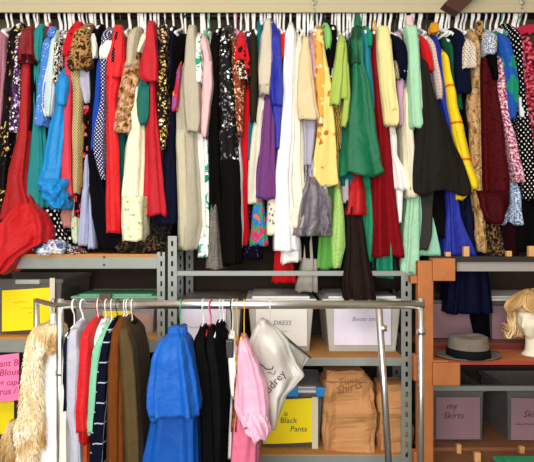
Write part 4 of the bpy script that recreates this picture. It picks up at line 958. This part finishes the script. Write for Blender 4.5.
# ------------------------------------------------------------------ rolling rack
CHROME = solid('chrome', '#f4f4f4', .30, 1.0)
RB, RR = 2.45, 2.62
zb = py2z(304.6, RB)
rk = thing('rolling_rack', 'chrome rolling garment rack standing in front of the steel shelves', 'rack', Vector((px2x(240, RB), RB+.08, 0)))
xl, xr, xlr, xrr = px2x(60, RB), px2x(421, RB), px2x(36.5, RR), px2x(378.5, RR)
def bar(name, pts, r=.0180): return link(name, tube(nb(), pts, r, 20), CHROME, rk)
bar('top_bar', [(xl-.012, RB, zb), (xr+.012, RB, zb)])
bar('upright', [(xl, RB, .11), (xl, RB, zb+.024)], .0150)
bar('upright', [(xr, RB, .11), (xr, RB, zb+.028)], .0130)
bar('upright', [(xlr, RR, .11), (xlr, RR, zb+.005)], .0130)
bar('upright', [(xrr+.055, RR, .11), (xrr, RR, zb-.005)], .0160)
bar('end_bar', smooth_path([(xl, RB, zb-.008), ((xl+xlr)/2, (RB+RR)/2, zb-.006), (xlr, RR, zb-.004)]), .0115)
bar('end_bar', [(xr, RB, zb-.008), (xrr, RR, zb-.006)], .0115)
for (x, y, z) in ((xl, RB, .70), (xr, RB, .875), (xrr+.02, RR, .86)):
    link('collar', tube(nb(), [(x, y, z-.012), (x, y, z+.012)], .0185, 18), CHROME, rk)
for a, b in (((xl, RB), (xr, RB)), ((xlr, RR), (xrr+.055, RR)), ((xl, RB), (xlr, RR)), ((xr, RB), (xrr+.055, RR))):
    bar('base_bar', [(a[0], a[1], .11), (b[0], b[1], .11)], .0125)
for (x, y) in ((xl, RB), (xr, RB), (xlr, RR), (xrr+.055, RR)):
    c = link('caster', tube(nb(), [(x-.012, y, .04), (x+.012, y, .04)], .04, 20), solid('black_rubber', '#1b1a1a', .6), rk)
    link('caster_stem', tube(nb(), [(x, y, .05), (x, y, .11)], .008, 8), CHROME, c)

GR = dict(Yc=RB, rod=(zb, .0180), group='clothes on the chrome rolling rack', hgroup='hangers on the rolling rack')
def R(*a, **k):
    kw = dict(GR); kw.update(k); return G(*a, **kw)
ER = dict(Yc=2.575, rod=(zb-.006, .0115))
# fur coat: body, sleeve and tufts
FUR = solid('fur_skin', '#d9bd8e', .95, nscale=16, namt=.3)
def fur_mat(name, cols):
    t = NT(name); tc = t.n('ShaderNodeTexCoord'); nz = t.n('ShaderNodeTexNoise', Scale=7.0, Detail=3.0, Distortion=.5); t.l(tc.outputs['Object'], nz.inputs['Vector'])
    c = t.ramp(nz.outputs['Fac'], cols, False); t.l(c, t.b.inputs['Base Color']); t.b.inputs['Roughness'].default_value = .8; return t.m
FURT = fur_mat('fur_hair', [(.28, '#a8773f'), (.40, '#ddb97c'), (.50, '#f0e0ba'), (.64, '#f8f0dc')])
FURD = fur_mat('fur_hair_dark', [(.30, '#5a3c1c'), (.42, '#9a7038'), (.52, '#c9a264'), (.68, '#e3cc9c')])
def tufts(o, n, ln, mat, parent, name='fur', w=.0022, seed=3, z0=-9, out=.45):
    rnd = random.Random(seed); me = o.data; bm = nb(); off = o.matrix_world.translation if o.parent is None else o.parent.matrix_world.translation
    ps = [p for p in me.polygons if p.normal.y < .5]; ws = [p.area for p in ps]
    for p in rnd.choices(ps, ws, k=n):
        vs = [me.vertices[i].co for i in p.vertices]; a = [rnd.random() for _ in vs]; s = sum(a)
        q = sum((v*k for v, k in zip(vs, a)), Vector())/s+off
        d = (p.normal*out+Vector((rnd.uniform(-.5, .5), rnd.uniform(-.3, .1), -1))).normalized()
        L = ln*rnd.uniform(.6, 1.2); side = d.cross(Vector((rnd.uniform(-.3, .3), -1, rnd.uniform(-.3, .3)))).normalized()*w
        m_ = q+d*L*.55+p.normal*ln*.12; e = q+d*L-p.normal*ln*.05
        A, B, M1, M2, E = [bm.verts.new(x) for x in (q-side, q+side, m_-side*.8, m_+side*.8, e)]
        bm.faces.new((A, B, M2, M1)); bm.faces.new((M1, M2, E))
    me2 = bpy.data.meshes.new(name); bmesh.ops.translate(bm, verts=bm.verts, vec=-off); bm.to_mesh(me2); bm.free(); me2.materials.append(mat)
    f = bpy.data.objects.new(name, me2); C.objects.link(f); f.parent = parent; return f
fc = R('fur_coat', 'coat', 'fluffy cream and tan fur coat hanging on the end of the chrome rack', 'fluffy fur coat', FUR,
       [(324, 39, 49), (330, 33, 53), (340, 28, 54), (350, 26, 48), (360, 25, 44), (375, 23, 41), (400, 19, 39), (430, 16, 39), (475, 15, 41), (520, 14, 42)], 2.0,
       [('sleeve', [(342, 28, 42), (370, 25, 39), (410, 26, 38), (440, 27, 39), (451, 28, 38)], .03, .05, None, dict(crumple=.012)),
        ('fur_collar', [(326, 34, 52), (336, 28, 54), (345, 27, 53), (352, 29, 47)], .03, .06, None, dict(crumple=.02, exp=2.2)),
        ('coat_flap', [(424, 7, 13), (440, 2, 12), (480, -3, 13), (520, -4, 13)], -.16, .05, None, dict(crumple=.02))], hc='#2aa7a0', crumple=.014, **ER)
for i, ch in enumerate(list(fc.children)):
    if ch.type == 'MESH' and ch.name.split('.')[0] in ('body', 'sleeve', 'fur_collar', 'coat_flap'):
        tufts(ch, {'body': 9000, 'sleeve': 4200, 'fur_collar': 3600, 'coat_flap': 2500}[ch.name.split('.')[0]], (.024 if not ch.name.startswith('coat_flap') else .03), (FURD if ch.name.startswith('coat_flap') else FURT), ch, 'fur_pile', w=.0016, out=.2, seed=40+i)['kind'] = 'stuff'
R('dress', 'dress', 'plain white long dress with a strap beside the fur coat', 'white strap dress', fab('#f2f2f4'),
  [(332, 48, 57), (352, 46, 62), (372, 41, 64), (420, 41, 64), (520, 38, 66)], .5, [('strap', [(314, 51, 54), (324, 50, 55), (334, 49, 56)], .02, .02, None, dict(N=16))], hc='#f4f2ee', folds=7, amp=.008, **ER)
R('shirt', 'shirt', 'dark navy shirt edge beside the chrome upright', 'dark navy shirt', fab('#23233a'),
  [(331, 64, 71), (350, 63, 74), (390, 62, 73), (410, 63, 68)], 1)
R('skirt', 'skirt', 'off-white skirt hanging beside the chrome upright and grey shirt', 'off-white skirt', fab('#efe9e0'),
  [(330, 66, 70), (372, 62, 68), (420, 59, 69), (520, 57, 70)], .5)
R('shirt', 'shirt', 'light grey shirt with a hanging sleeve beside the red shirt', 'light grey shirt', fab('#c3c4d0'),
  [(324, 71, 76), (336, 67, 79), (360, 66, 82), (400, 67, 82), (440, 70, 83), (520, 70, 84)], 2.5,
  [('sleeve', [(330, 69, 77), (360, 67, 79), (395, 67, 77), (415, 66, 76), (440, 71, 80), (475, 73, 81)], .02, .04, None)])
R('shirt', 'shirt', 'bright red shirt with a narrow sleeve and dark cuff on the chrome rack', 'bright red shirt on the rack', fab('#d6202a', rough=.6),
  [(322, 85, 92), (334, 81, 94), (360, 79, 93), (400, 77, 91), (434, 76, 90), (440, 77, 89)], 3, [('sleeve', [(332, 81, 90), (370, 78, 88), (410, 76, 86), (432, 76, 88)], .015, .04, None), ('cuff', [(428, 76, 88.5), (436, 77, 88.5), (444, 80, 88)], .02, .04, fab('#a3141c'))], hc='#d4202c')
R('blouse', 'blouse', 'burnt orange blouse hem below the bright red shirt', 'burnt orange blouse', fab('#d9662c'),
  [(325, 90, 94), (420, 83, 90), (462, 82, 89), (500, 82, 89)], 1)
R('blouse', 'blouse', 'white blouse with black spots beside the mint cardigan', 'black-spotted white blouse', fab('#f1efe9', 'spots', '#2a2624', s=26, r=.2),
  [(322, 96, 102), (332, 94, 103), (350, 94, 102), (420, 93, 99)], 2)
R('cardigan', 'cardigan', 'mint green cardigan curving beside the plaid navy coat', 'mint green cardigan', fab('#92cfae', rough=.8),
  [(326, 100, 107), (344, 97, 107), (358, 91, 104), (380, 89, 101), (410, 89, 99), (433, 87, 95)], 3, [('sleeve', [(336, 98, 106), (352, 92, 102), (376, 89.5, 99), (410, 89, 97), (433, 87, 94)], .015, .04, None)], hc='#f4f2ee')
R('coat', 'coat', 'navy windowpane check coat with thin white lines', 'navy windowpane coat', fab('#161a2e', 'plaid', '#b9c0cc', s=12.5, r=.06),
  [(322, 107, 112), (338, 103, 112), (362, 98, 109), (400, 94, 107), (440, 90, 105), (520, 86, 104)], 3.5, [('sleeve', [(334, 104, 111), (362, 98.5, 108), (400, 95, 106), (440, 92, 104), (480, 90, 103)], .015, .05, None)], amp=.003)
BRN = fab('#7d4a20', rough=.8)
R('coat', 'coat', 'rust brown suede coat beside the navy windowpane coat', 'rust brown suede coat', BRN,
  [(320, 114, 120), (338, 109, 122), (360, 107, 124), (400, 107, 126), (462, 107, 127), (520, 106, 127)], 3.5, [('sleeve', [(334, 110, 120), (366, 107, 119), (420, 107, 118), (500, 107, 119)], .015, .05, None)])
R('coat', 'coat', 'olive brown coat with a long plain sleeve beside the rust suede coat', 'olive brown coat', fab('#594a30', rough=.8),
  [(320, 117, 124), (338, 116, 133), (360, 118, 138), (400, 122, 141), (462, 124, 144), (520, 124, 146)], 3, [('sleeve', [(330, 118, 127), (350, 119, 133), (380, 121, 136), (420, 124, 138), (462, 126, 140), (490, 127, 140)], .04, .05, fab('#67573a', rough=.8))])
R('jacket', 'jacket', 'black-brown jacket behind the olive brown coat', 'black-brown jacket', fab('#262019'),
  [(324, 124, 130), (350, 130, 135), (390, 134, 139.5), (462, 137, 143), (520, 138, 145)], 1.2)
BLU = fab('#176dc2', rough=.5, sheen=.1)
R('evening_gown', 'gown', 'bright blue satin gown with a full draped cape sleeve', 'bright blue satin gown', fab('#1565b8', rough=.45, wr=.1),
  [(336, 166, 186), (350, 156, 194), (400, 152, 200), (420, 149, 202), (462, 141, 203), (520, 134, 206)], 3,
  [('cape_sleeve', [(336, 167, 184), (343, 157, 191), (362, 150, 197), (388, 146, 201), (408, 145, 203.5), (417, 147, 203.5)], .045, .13, BLU, dict(top=.5, tlen=24, folds=9, amp=.009, N=56, hem=.004, persp=True)),
   ('neckline', [(332, 170, 180), (336, 167, 184), (342, 166, 186)], .03, .07, BLU, dict(folds=11, amp=.006)),
   ('sleeve_point', [(404, 146, 158), (416, 148, 158), (423, 151, 156)], .04, .03, BLU, dict(N=20))], hc='#5fb08a', folds=13, amp=.012, persp=True)
BLK = fab('#131213', rough=.75)
R('dress', 'dress', 'plain long black dress next to the bright blue satin gown', 'black dress beside the blue gown', BLK,
  [(330, 197, 203), (342, 193, 207), (370, 195, 213), (410, 200, 216), (462, 202, 217), (520, 202, 218)], 3.0, amp=.006)
R('dress', 'dress', 'long black pleated dress in the middle of the black garments on the rack', 'black pleated dress', fab('#1a1817', rough=.7),
  [(330, 205, 212), (345, 204, 219), (380, 208, 226), (462, 210, 228), (520, 210, 229)], 2.5, hc='#d4202c', amp=.008, folds=13)
R('jacket', 'jacket', 'black velvet jacket nearest to the white camisole', 'black velvet jacket', fab('#0c0b0c', rough=1, sheen=.5),
  [(326, 214, 222), (342, 214, 226), (380, 219, 230), (420, 220, 229), (470, 219, 228)], 3.2, [('sleeve', [(332, 215, 223), (360, 217, 227), (400, 221, 229), (430, 221, 228)], .015, .04, None)])
R('camisole', 'top', 'white camisole hanging between the black velvet jacket and pink dress', 'white camisole', fab('#f3efe9'),
  [(338, 227, 234), (352, 227, 237), (380, 229, 238), (396, 230, 237)], 2.2, hc='#15130f')
R('skirt', 'skirt', 'white narrow skirt under the camisole beside the pink dress', 'white narrow skirt', fab('#f1eeea'),
  [(334, 229, 234), (400, 227, 233), (457, 226, 232)], 1)
R('blouse', 'blouse', 'gold and brown patterned blouse squeezed beside the pink dress', 'gold brown blouse', fab('#8a4a22', 'blotch', '#d9a23c', '#5a2a16', 28, c4='#c9762c'),
  [(344, 233, 239), (370, 233, 240), (404, 232, 240), (430, 231, 238)], 2.4, hc='#e0b23a')
PINK = fab('#eea6c0', rough=.5)
R('dress', 'dress', 'pink satin dress with a puffed sleeve and ruffled cuff', 'pink puff-sleeve dress', fab('#e3829f', rough=.45),
  [(340, 240, 246), (356, 237, 252), (400, 235, 262), (425, 233, 260), (462, 230, 259), (520, 226, 262)], 2.5,
  [('puff_sleeve', [(342, 240, 246), (352, 239, 252), (368, 237, 260), (390, 236.5, 266), (408, 236, 268), (418, 239, 267), (426, 244, 266)], .05, .07, fab('#f1b9cd', rough=.5), dict(folds=9, amp=.010, crumple=.008, N=48)),
   ('ruffled_cuff', [(412, 236, 262), (420, 240, 267), (430, 247, 268.5), (440, 255, 266)], .065, .07, fab('#f3c0d2', rough=.5), dict(folds=11, amp=.014, crumple=.012, N=56, hem=.01)),
   ('neck_trim', [(338, 239.5, 243), (350, 238, 241.5), (370, 236, 239.5)], .05, .02, fab('#d8a63a', 'speckle', '#a8741c', '#f0d27a', 120), dict(N=16))], hc='#e0b23a', folds=11, amp=.01, persp=True)
for (x, y, c, lab) in ((231, 336, '#15130f', 'black clip hanger between the velvet jacket and camisole'), (223, 327, '#f4f2ee', 'white plastic hanger above the black velvet jacket, bare'), (209, 328, '#e58ab0', 'pink plastic hanger above the black pleated dress, bare'), (80, 326, '#f4f2ee', 'white plastic hanger between the grey and red shirts, bare')):
    p = W(x, y, RB-.04); p.y = RB
    h = hanger(p.x, p.z, RB, .10, zb, c, lab, 'hangers on the rolling rack', turn=.2, rodr=.0155)
    if c == '#15130f':
        link('clip', box(nb(), p.x-.016, p.x+.016, RB-.14, RB-.10, p.z-.07, p.z-.0, .004), hmat(c), h, False)

# plastic shopping bag on a tilted hanger
pbg = thing('plastic_bag', 'translucent white plastic garment bag with dark lettering hanging askew beside the pink dress', 'bag', W(270, 320, 2.40))
FILM = clear('plastic_film', '#cdc8bf', .72, .3); FILM2 = clear('plastic_film2', '#b3aea8', .6, .3)
link('bag_sheet', loft([(320, 261.5, 264), (332, 255, 279), (345, 248, 288), (362, 247, 295), (377, 246, 302.5), (386, 249, 296), (398, 255, 284), (410, 262, 280), (428, 271, 275)], 2.40, .05, 611, 5, .009, top=.7, crumple=.014, hem=.004, step=2, N=56), FILM, pbg)
link('bag_flap', loft([(321, 264, 268), (335, 275, 285), (348, 283, 298), (358, 289, 310), (368, 295, 304), (377, 298.5, 301)], 2.46, .02, 612, 4, .005, top=.9, crumple=.01, hem=.002, step=2), FILM2, pbg)
INKP = solid('print_ink', '#4a2a34', .7)
text(pbg, 'lettering', 'Audrey', W(264, 400, 2.322), .046, INKP, rot=.86, shear=0)
bm = nb(); tube(bm, smooth_path([W(256, 361, 2.34), W(259, 364, 2.338), W(262, 365, 2.338), W(266, 369, 2.338), W(272, 369, 2.338), W(273, 366, 2.338)], 4), .0022, 6); link('printed_flourish', bm, INKP, pbg)
bm = nb(); scribble(bm, px2x(268, 2.336), py2z(373, 2.336), .03, 2.336, .012, 44, .0012); link('printed_flourish', bm, INKP, pbg)
th = thing('clothes_hanger', 'clear hanger with a dark bar tilted under the plastic bag', 'hanger', W(270, 318, 2.43))
link('shoulder_bar', tube(nb(), [W(261, 319, 2.44), W(275, 329, 2.44), W(311, 358, 2.44)], [.005, .006, .004], 8), solid('dark_hanger_bar', '#4a4744', .4), th)
link('hook', tube(nb(), smooth_path([W(270, 325, 2.44), W(270, 316, 2.44), Vector((px2x(270, 2.43), 2.428, zb)), Vector((px2x(270, 2.43), RB, zb+.022)), Vector((px2x(270, 2.43), RB+.022, zb))], 4), .003, 7), solid('clear_hook', '#c9cccb', .2), th)

# ------------------------------------------------------------------ fedora
HY = 2.88; hz = zh; hc = W(467.5, 356, HY); hx = hc.x
FELT = solid('grey_felt', '#776d61', .95, nscale=9, namt=.22, bump=.1, bscale=80)
hat = thing('fedora_hat', 'grey felt fedora hat with a wide black band resting on the orange wooden shelf', 'hat', Vector((hx, HY, hz)))
N = 64; bm = nb(); ra, rb_ = .165, .112
prof = [(.60, .010), (.70, .003), (.82, .001), (.92, .003), (1.0, .010), (1.0, .015), (.92, .010), (.80, .008), (.66, .012)]
rings = []
for r_, z_ in prof:
    rg = []
    for k in range(N):
        a = 2*PI*k/N
        curl = .010*max(0, abs(math.cos(a)))**2*(r_-.6)/.4 - .008*max(0, -math.sin(a))*(r_-.6)/.4
        rg.append(bm.verts.new((hx+math.cos(a)*ra*r_, HY+math.sin(a)*rb_*r_, hz+z_+curl*.7)))
    rings.append(rg)
for A, B in zip(rings, rings[1:]):
    for k in range(N): bm.faces.new((A[k], A[(k+1) % N], B[(k+1) % N], B[k]))
for k in range(N): bm.faces.new((rings[-1][k], rings[-1][(k+1) % N], rings[0][(k+1) % N], rings[0][k]))
link('brim', bm, solid('grey_felt_brim', '#6b6056', .95, nscale=9, namt=.12), hat)
bm = nb(); rings = []
for i in range(22):
    t = i/21; side = min(1, t/.72)
    z_ = .006+.098*min(1, side)
    if t <= .72: r_ = .103-.012*side
    else:
        q = (t-.72)/.28; r_ = .091*(1-q)+.004; z_ += .010*math.sin(q*PI/2)
    rg = []
    for k in range(N):
        a = 2*PI*k/N; x = math.cos(a)*r_; y = math.sin(a)*r_*1.12
        dz = 0
        if t > .45:
            w = (t-.45)/.55
            dz -= .030*w*math.exp(-(x/.075)**2-(y/.022)**2)*1.0
            dz += .006*w*math.cos(a*2)
            pinch = math.exp(-((abs(y)-.05)/.03)**2)*math.exp(-((x+.045)/.035)**2)
            y *= 1-.22*w*pinch; dz -= .008*w*pinch
        rg.append(bm.verts.new((hx+.003+x, HY+y, hz+z_+dz)))
    rings.append(rg)
for A, B in zip(rings, rings[1:]):
    for k in range(N): bm.faces.new((A[k], A[(k+1) % N], B[(k+1) % N], B[k]))
bm.faces.new(rings[0][::-1]); bm.faces.new(rings[-1])
link('crown', bm, FELT, hat)
bm = nb(); rings = []
for r_, z_ in ((.1025, .006), (.1065, .008), (.1045, .026), (.1025, .046), (.099, .048)):
    rings.append([bm.verts.new((hx+.003+math.cos(2*PI*k/N)*r_, HY+math.sin(2*PI*k/N)*r_*1.12, hz+z_)) for k in range(N)])
for A, B in zip(rings, rings[1:]):
    for k in range(N): bm.faces.new((A[k], A[(k+1) % N], B[(k+1) % N], B[k]))
link('hat_band', bm, solid('black_grosgrain', '#0e0d0f', .8, spec=.1), hat)

# ------------------------------------------------------------------ mannequin head with wig
HC = W(533.5, 318, 2.93)
yaw = math.radians(-52)      # face turned towards the hat
FOAM = solid('ivory_mannequin', '#eadfc6', .6)
mh = thing('mannequin_head', 'ivory mannequin head standing on the orange shelf beyond the grey hat', 'mannequin', Vector((HC.x, HC.y, zh)))
def HL(p):   # local: x right of face, y forward, z up -> world, face initially looks to -Y
    x, y, z = p; fx, fy = -x, -y
    c, s = math.cos(yaw), math.sin(yaw)
    return Vector((HC.x+fx*c-fy*s, HC.y+fx*s+fy*c, HC.z+z))
bm = nb(); bmesh.ops.create_uvsphere(bm, u_segments=64, v_segments=48, radius=1)
def gs(v, m, s): return math.exp(-((v-m)/s)**2)
for v in bm.verts:
    x, y, z = v.co
    X, Yq, Z = x*.072, y*.092, z*.115
    if z < -.1:                      # narrow to the chin
        q = min(1, (-.1-z)/.9); X *= 1-.38*q; Yq *= 1-(.10 if y > 0 else .45)*q
    if y > .2:
        f = (y-.2)/.8
        Yq += f*(.026*gs(X, 0, .011)*gs(Z, -.036, .020)+.012*gs(X, 0, .008)*gs(Z, -.01, .022))     # nose
        Yq += f*(.010*gs(X, 0, .02)*(gs(Z, -.064, .006)+gs(Z, -.078, .007))-.007*gs(X, 0, .022)*gs(Z, -.071, .004))  # lips
        Yq += f*(.010*gs(X, 0, .018)*gs(Z, -.103, .014))                                          # chin
        for s in (-1, 1):
            Yq -= f*.011*gs(X, s*.030, .015)*gs(Z, -.002, .012)
            Yq += f*.006*gs(X, s*.030, .011)*gs(Z, -.003, .006)
            Yq += f*.005*gs(X, s*.030, .02)*gs(Z, .018, .008)
            Yq += f*.006*gs(X, s*.038, .016)*gs(Z, -.040, .018)
    v.co = HL((X, Yq, Z))
link('head', bm, FOAM, mh)
bm = nb(); rings = []
zbase = zh-HC.z
for i in range(14):
    t = i/13; z = zbase+(-.06-zbase)*t; r_ = .052-.012*math.sin(min(1, t*1.4)*PI/2)+(.018*(1-t*5)**2 if t < .2 else 0)
    rings.append([bm.verts.new(HL((math.cos(2*PI*k/32)*r_, -.018+.02*t+math.sin(2*PI*k/32)*r_*1.05, z))) for k in range(32)])
for A, B in zip(rings, rings[1:]):
    for k in range(32): bm.faces.new((A[k], A[(k+1) % 32], B[(k+1) % 32], B[k]))
bm.faces.new(rings[0][::-1]); bm.faces.new(rings[-1])
link('neck', bm, FOAM, mh)
for s in (-1, 1):
    bm = nb(); bmesh.ops.create_icosphere(bm, subdivisions=3, radius=1)
    for v in bm.verts: v.co = HL((s*(.071+v.co.x*.006), -.006+v.co.y*.014, -.015+v.co.z*.026))
    link('ear', bm, FOAM, mh)
WIGM = fur_mat('wig_hair', [(.3, '#7a5530'), (.45, '#b38a52'), (.6, '#d9b57c'), (.75, '#efd7a8')])
wig = thing('wig', 'golden blonde wavy wig with flipped ends worn by the mannequin head', 'wig', Vector((HC.x, HC.y, HC.z+.1)))
bm = nb(); bmesh.ops.create_uvsphere(bm, u_segments=48, v_segments=32, radius=1)
for v in bm.verts:
    x, y, z = v.co; Z = z*.128+.012; front = y > 0
    lim = (.038 if y > .35 else -.06)
    v.co = HL((x*.088, y*.103-.006, max(Z, lim if y > .1 else -.095)))
link('wig_cap', bm, WIGM, wig)
rnd = random.Random(5); bm = nb()
for i in range(330):
    az = rnd.uniform(0, 2*PI)       # 0 = face side (forward)
    fwd = math.cos(az); sd = math.sin(az)
    face = fwd > .45
    rr = rnd.uniform(.96, 1.22)
    crown = Vector((sd*.02+.015*rnd.uniform(-1, 1), .01+fwd*.03, .135+rnd.uniform(-.01, .012)))
    if face:
        sgn = 1 if sd > 0 else -1    # fringe swept sideways
        pts = [crown, Vector((sd*.06, .075*rr, .118)), Vector((sd*.085+sgn*.012, .098*rr, .066)), Vector((sgn*(.074+rnd.uniform(0, .016)), .078*rr, .028)), Vector((sgn*(.088+rnd.uniform(0, .012)), .045*rr, -.01)), Vector((sgn*(.094+rnd.uniform(0, .02)), .03, -.05))]
        if rnd.random() < .4: pts = pts[:4]
    else:
        ln = rnd.uniform(-.12, -.05); fl = rnd.uniform(.015, .05)
        o_ = Vector((sd, fwd, 0))
        pts = [crown, o_*(.075*rr)+Vector((0, -.004, .105)), o_*(.098*rr)+Vector((0, -.006, .05)), o_*(.098*rr+.008*math.sin(i))+Vector((0, 0, -.01)), o_*(.094*rr)+Vector((0, 0, ln*.6)), o_*(.098*rr+fl*.5)+Vector((0, 0, ln)), o_*(.105*rr+fl)+Vector((0, 0, ln+.012))]
        if fwd > .1: pts = [p+Vector((0, -.01, 0)) for p in pts]
    pth = smooth_path([HL(p) for p in pts], 5); n = len(pth)
    tube(bm, pth, [.0052*(math.sin(PI*(.12+.8*k/(n-1)))**.6)*rnd.uniform(.9, 1.1)+.0004 for k in range(n)], 6)
link('hair_lock', bm, WIGM, wig)['kind'] = 'stuff'

# ------------------------------------------------------------------ light and camera
def area(name, loc, target, sx, sy, power, col=(1, 1, 1)):
    li = bpy.data.lights.new(name, 'AREA'); li.shape = 'RECTANGLE'; li.size = sx; li.size_y = sy; li.energy = power; li.color = col
    o = bpy.data.objects.new(name, li); C.objects.link(o); o.location = loc
    o.rotation_euler = (Vector(target)-Vector(loc)).to_track_quat('-Z', 'Y').to_euler(); return o
area('ceiling_lamp_light', (-.7, .5, 3.1), (0, 3.0, 1.4), 2.4, .8, 55, (1, .96, .90))
area('front_fill_light', (-.5, -1.0, 1.45), (-.05, 3.0, 1.1), 2.2, 1.3, 142, (1, .98, .96))  # soft frontal fill added behind the camera; the room has no window there
w = bpy.data.worlds.new('world'); bpy.context.scene.world = w; w.use_nodes = True
w.node_tree.nodes['Background'].inputs[0].default_value = (1, .97, .93, 1); w.node_tree.nodes['Background'].inputs[1].default_value = .22
cam = bpy.data.cameras.new('camera'); co = bpy.data.objects.new('camera', cam); C.objects.link(co)
co.location = (0, 0, CZ); co.rotation_euler = (PI/2, 0, 0)
cam.sensor_width = 36; cam.lens = F*36/534; cam.clip_start = .02
bpy.context.scene.camera = co
sc = bpy.context.scene
sc.view_settings.view_transform = 'Standard'; sc.view_settings.look = 'None'; sc.view_settings.gamma = 1; sc.view_settings.use_curve_mapping = False
sc.view_settings.exposure = 0.0
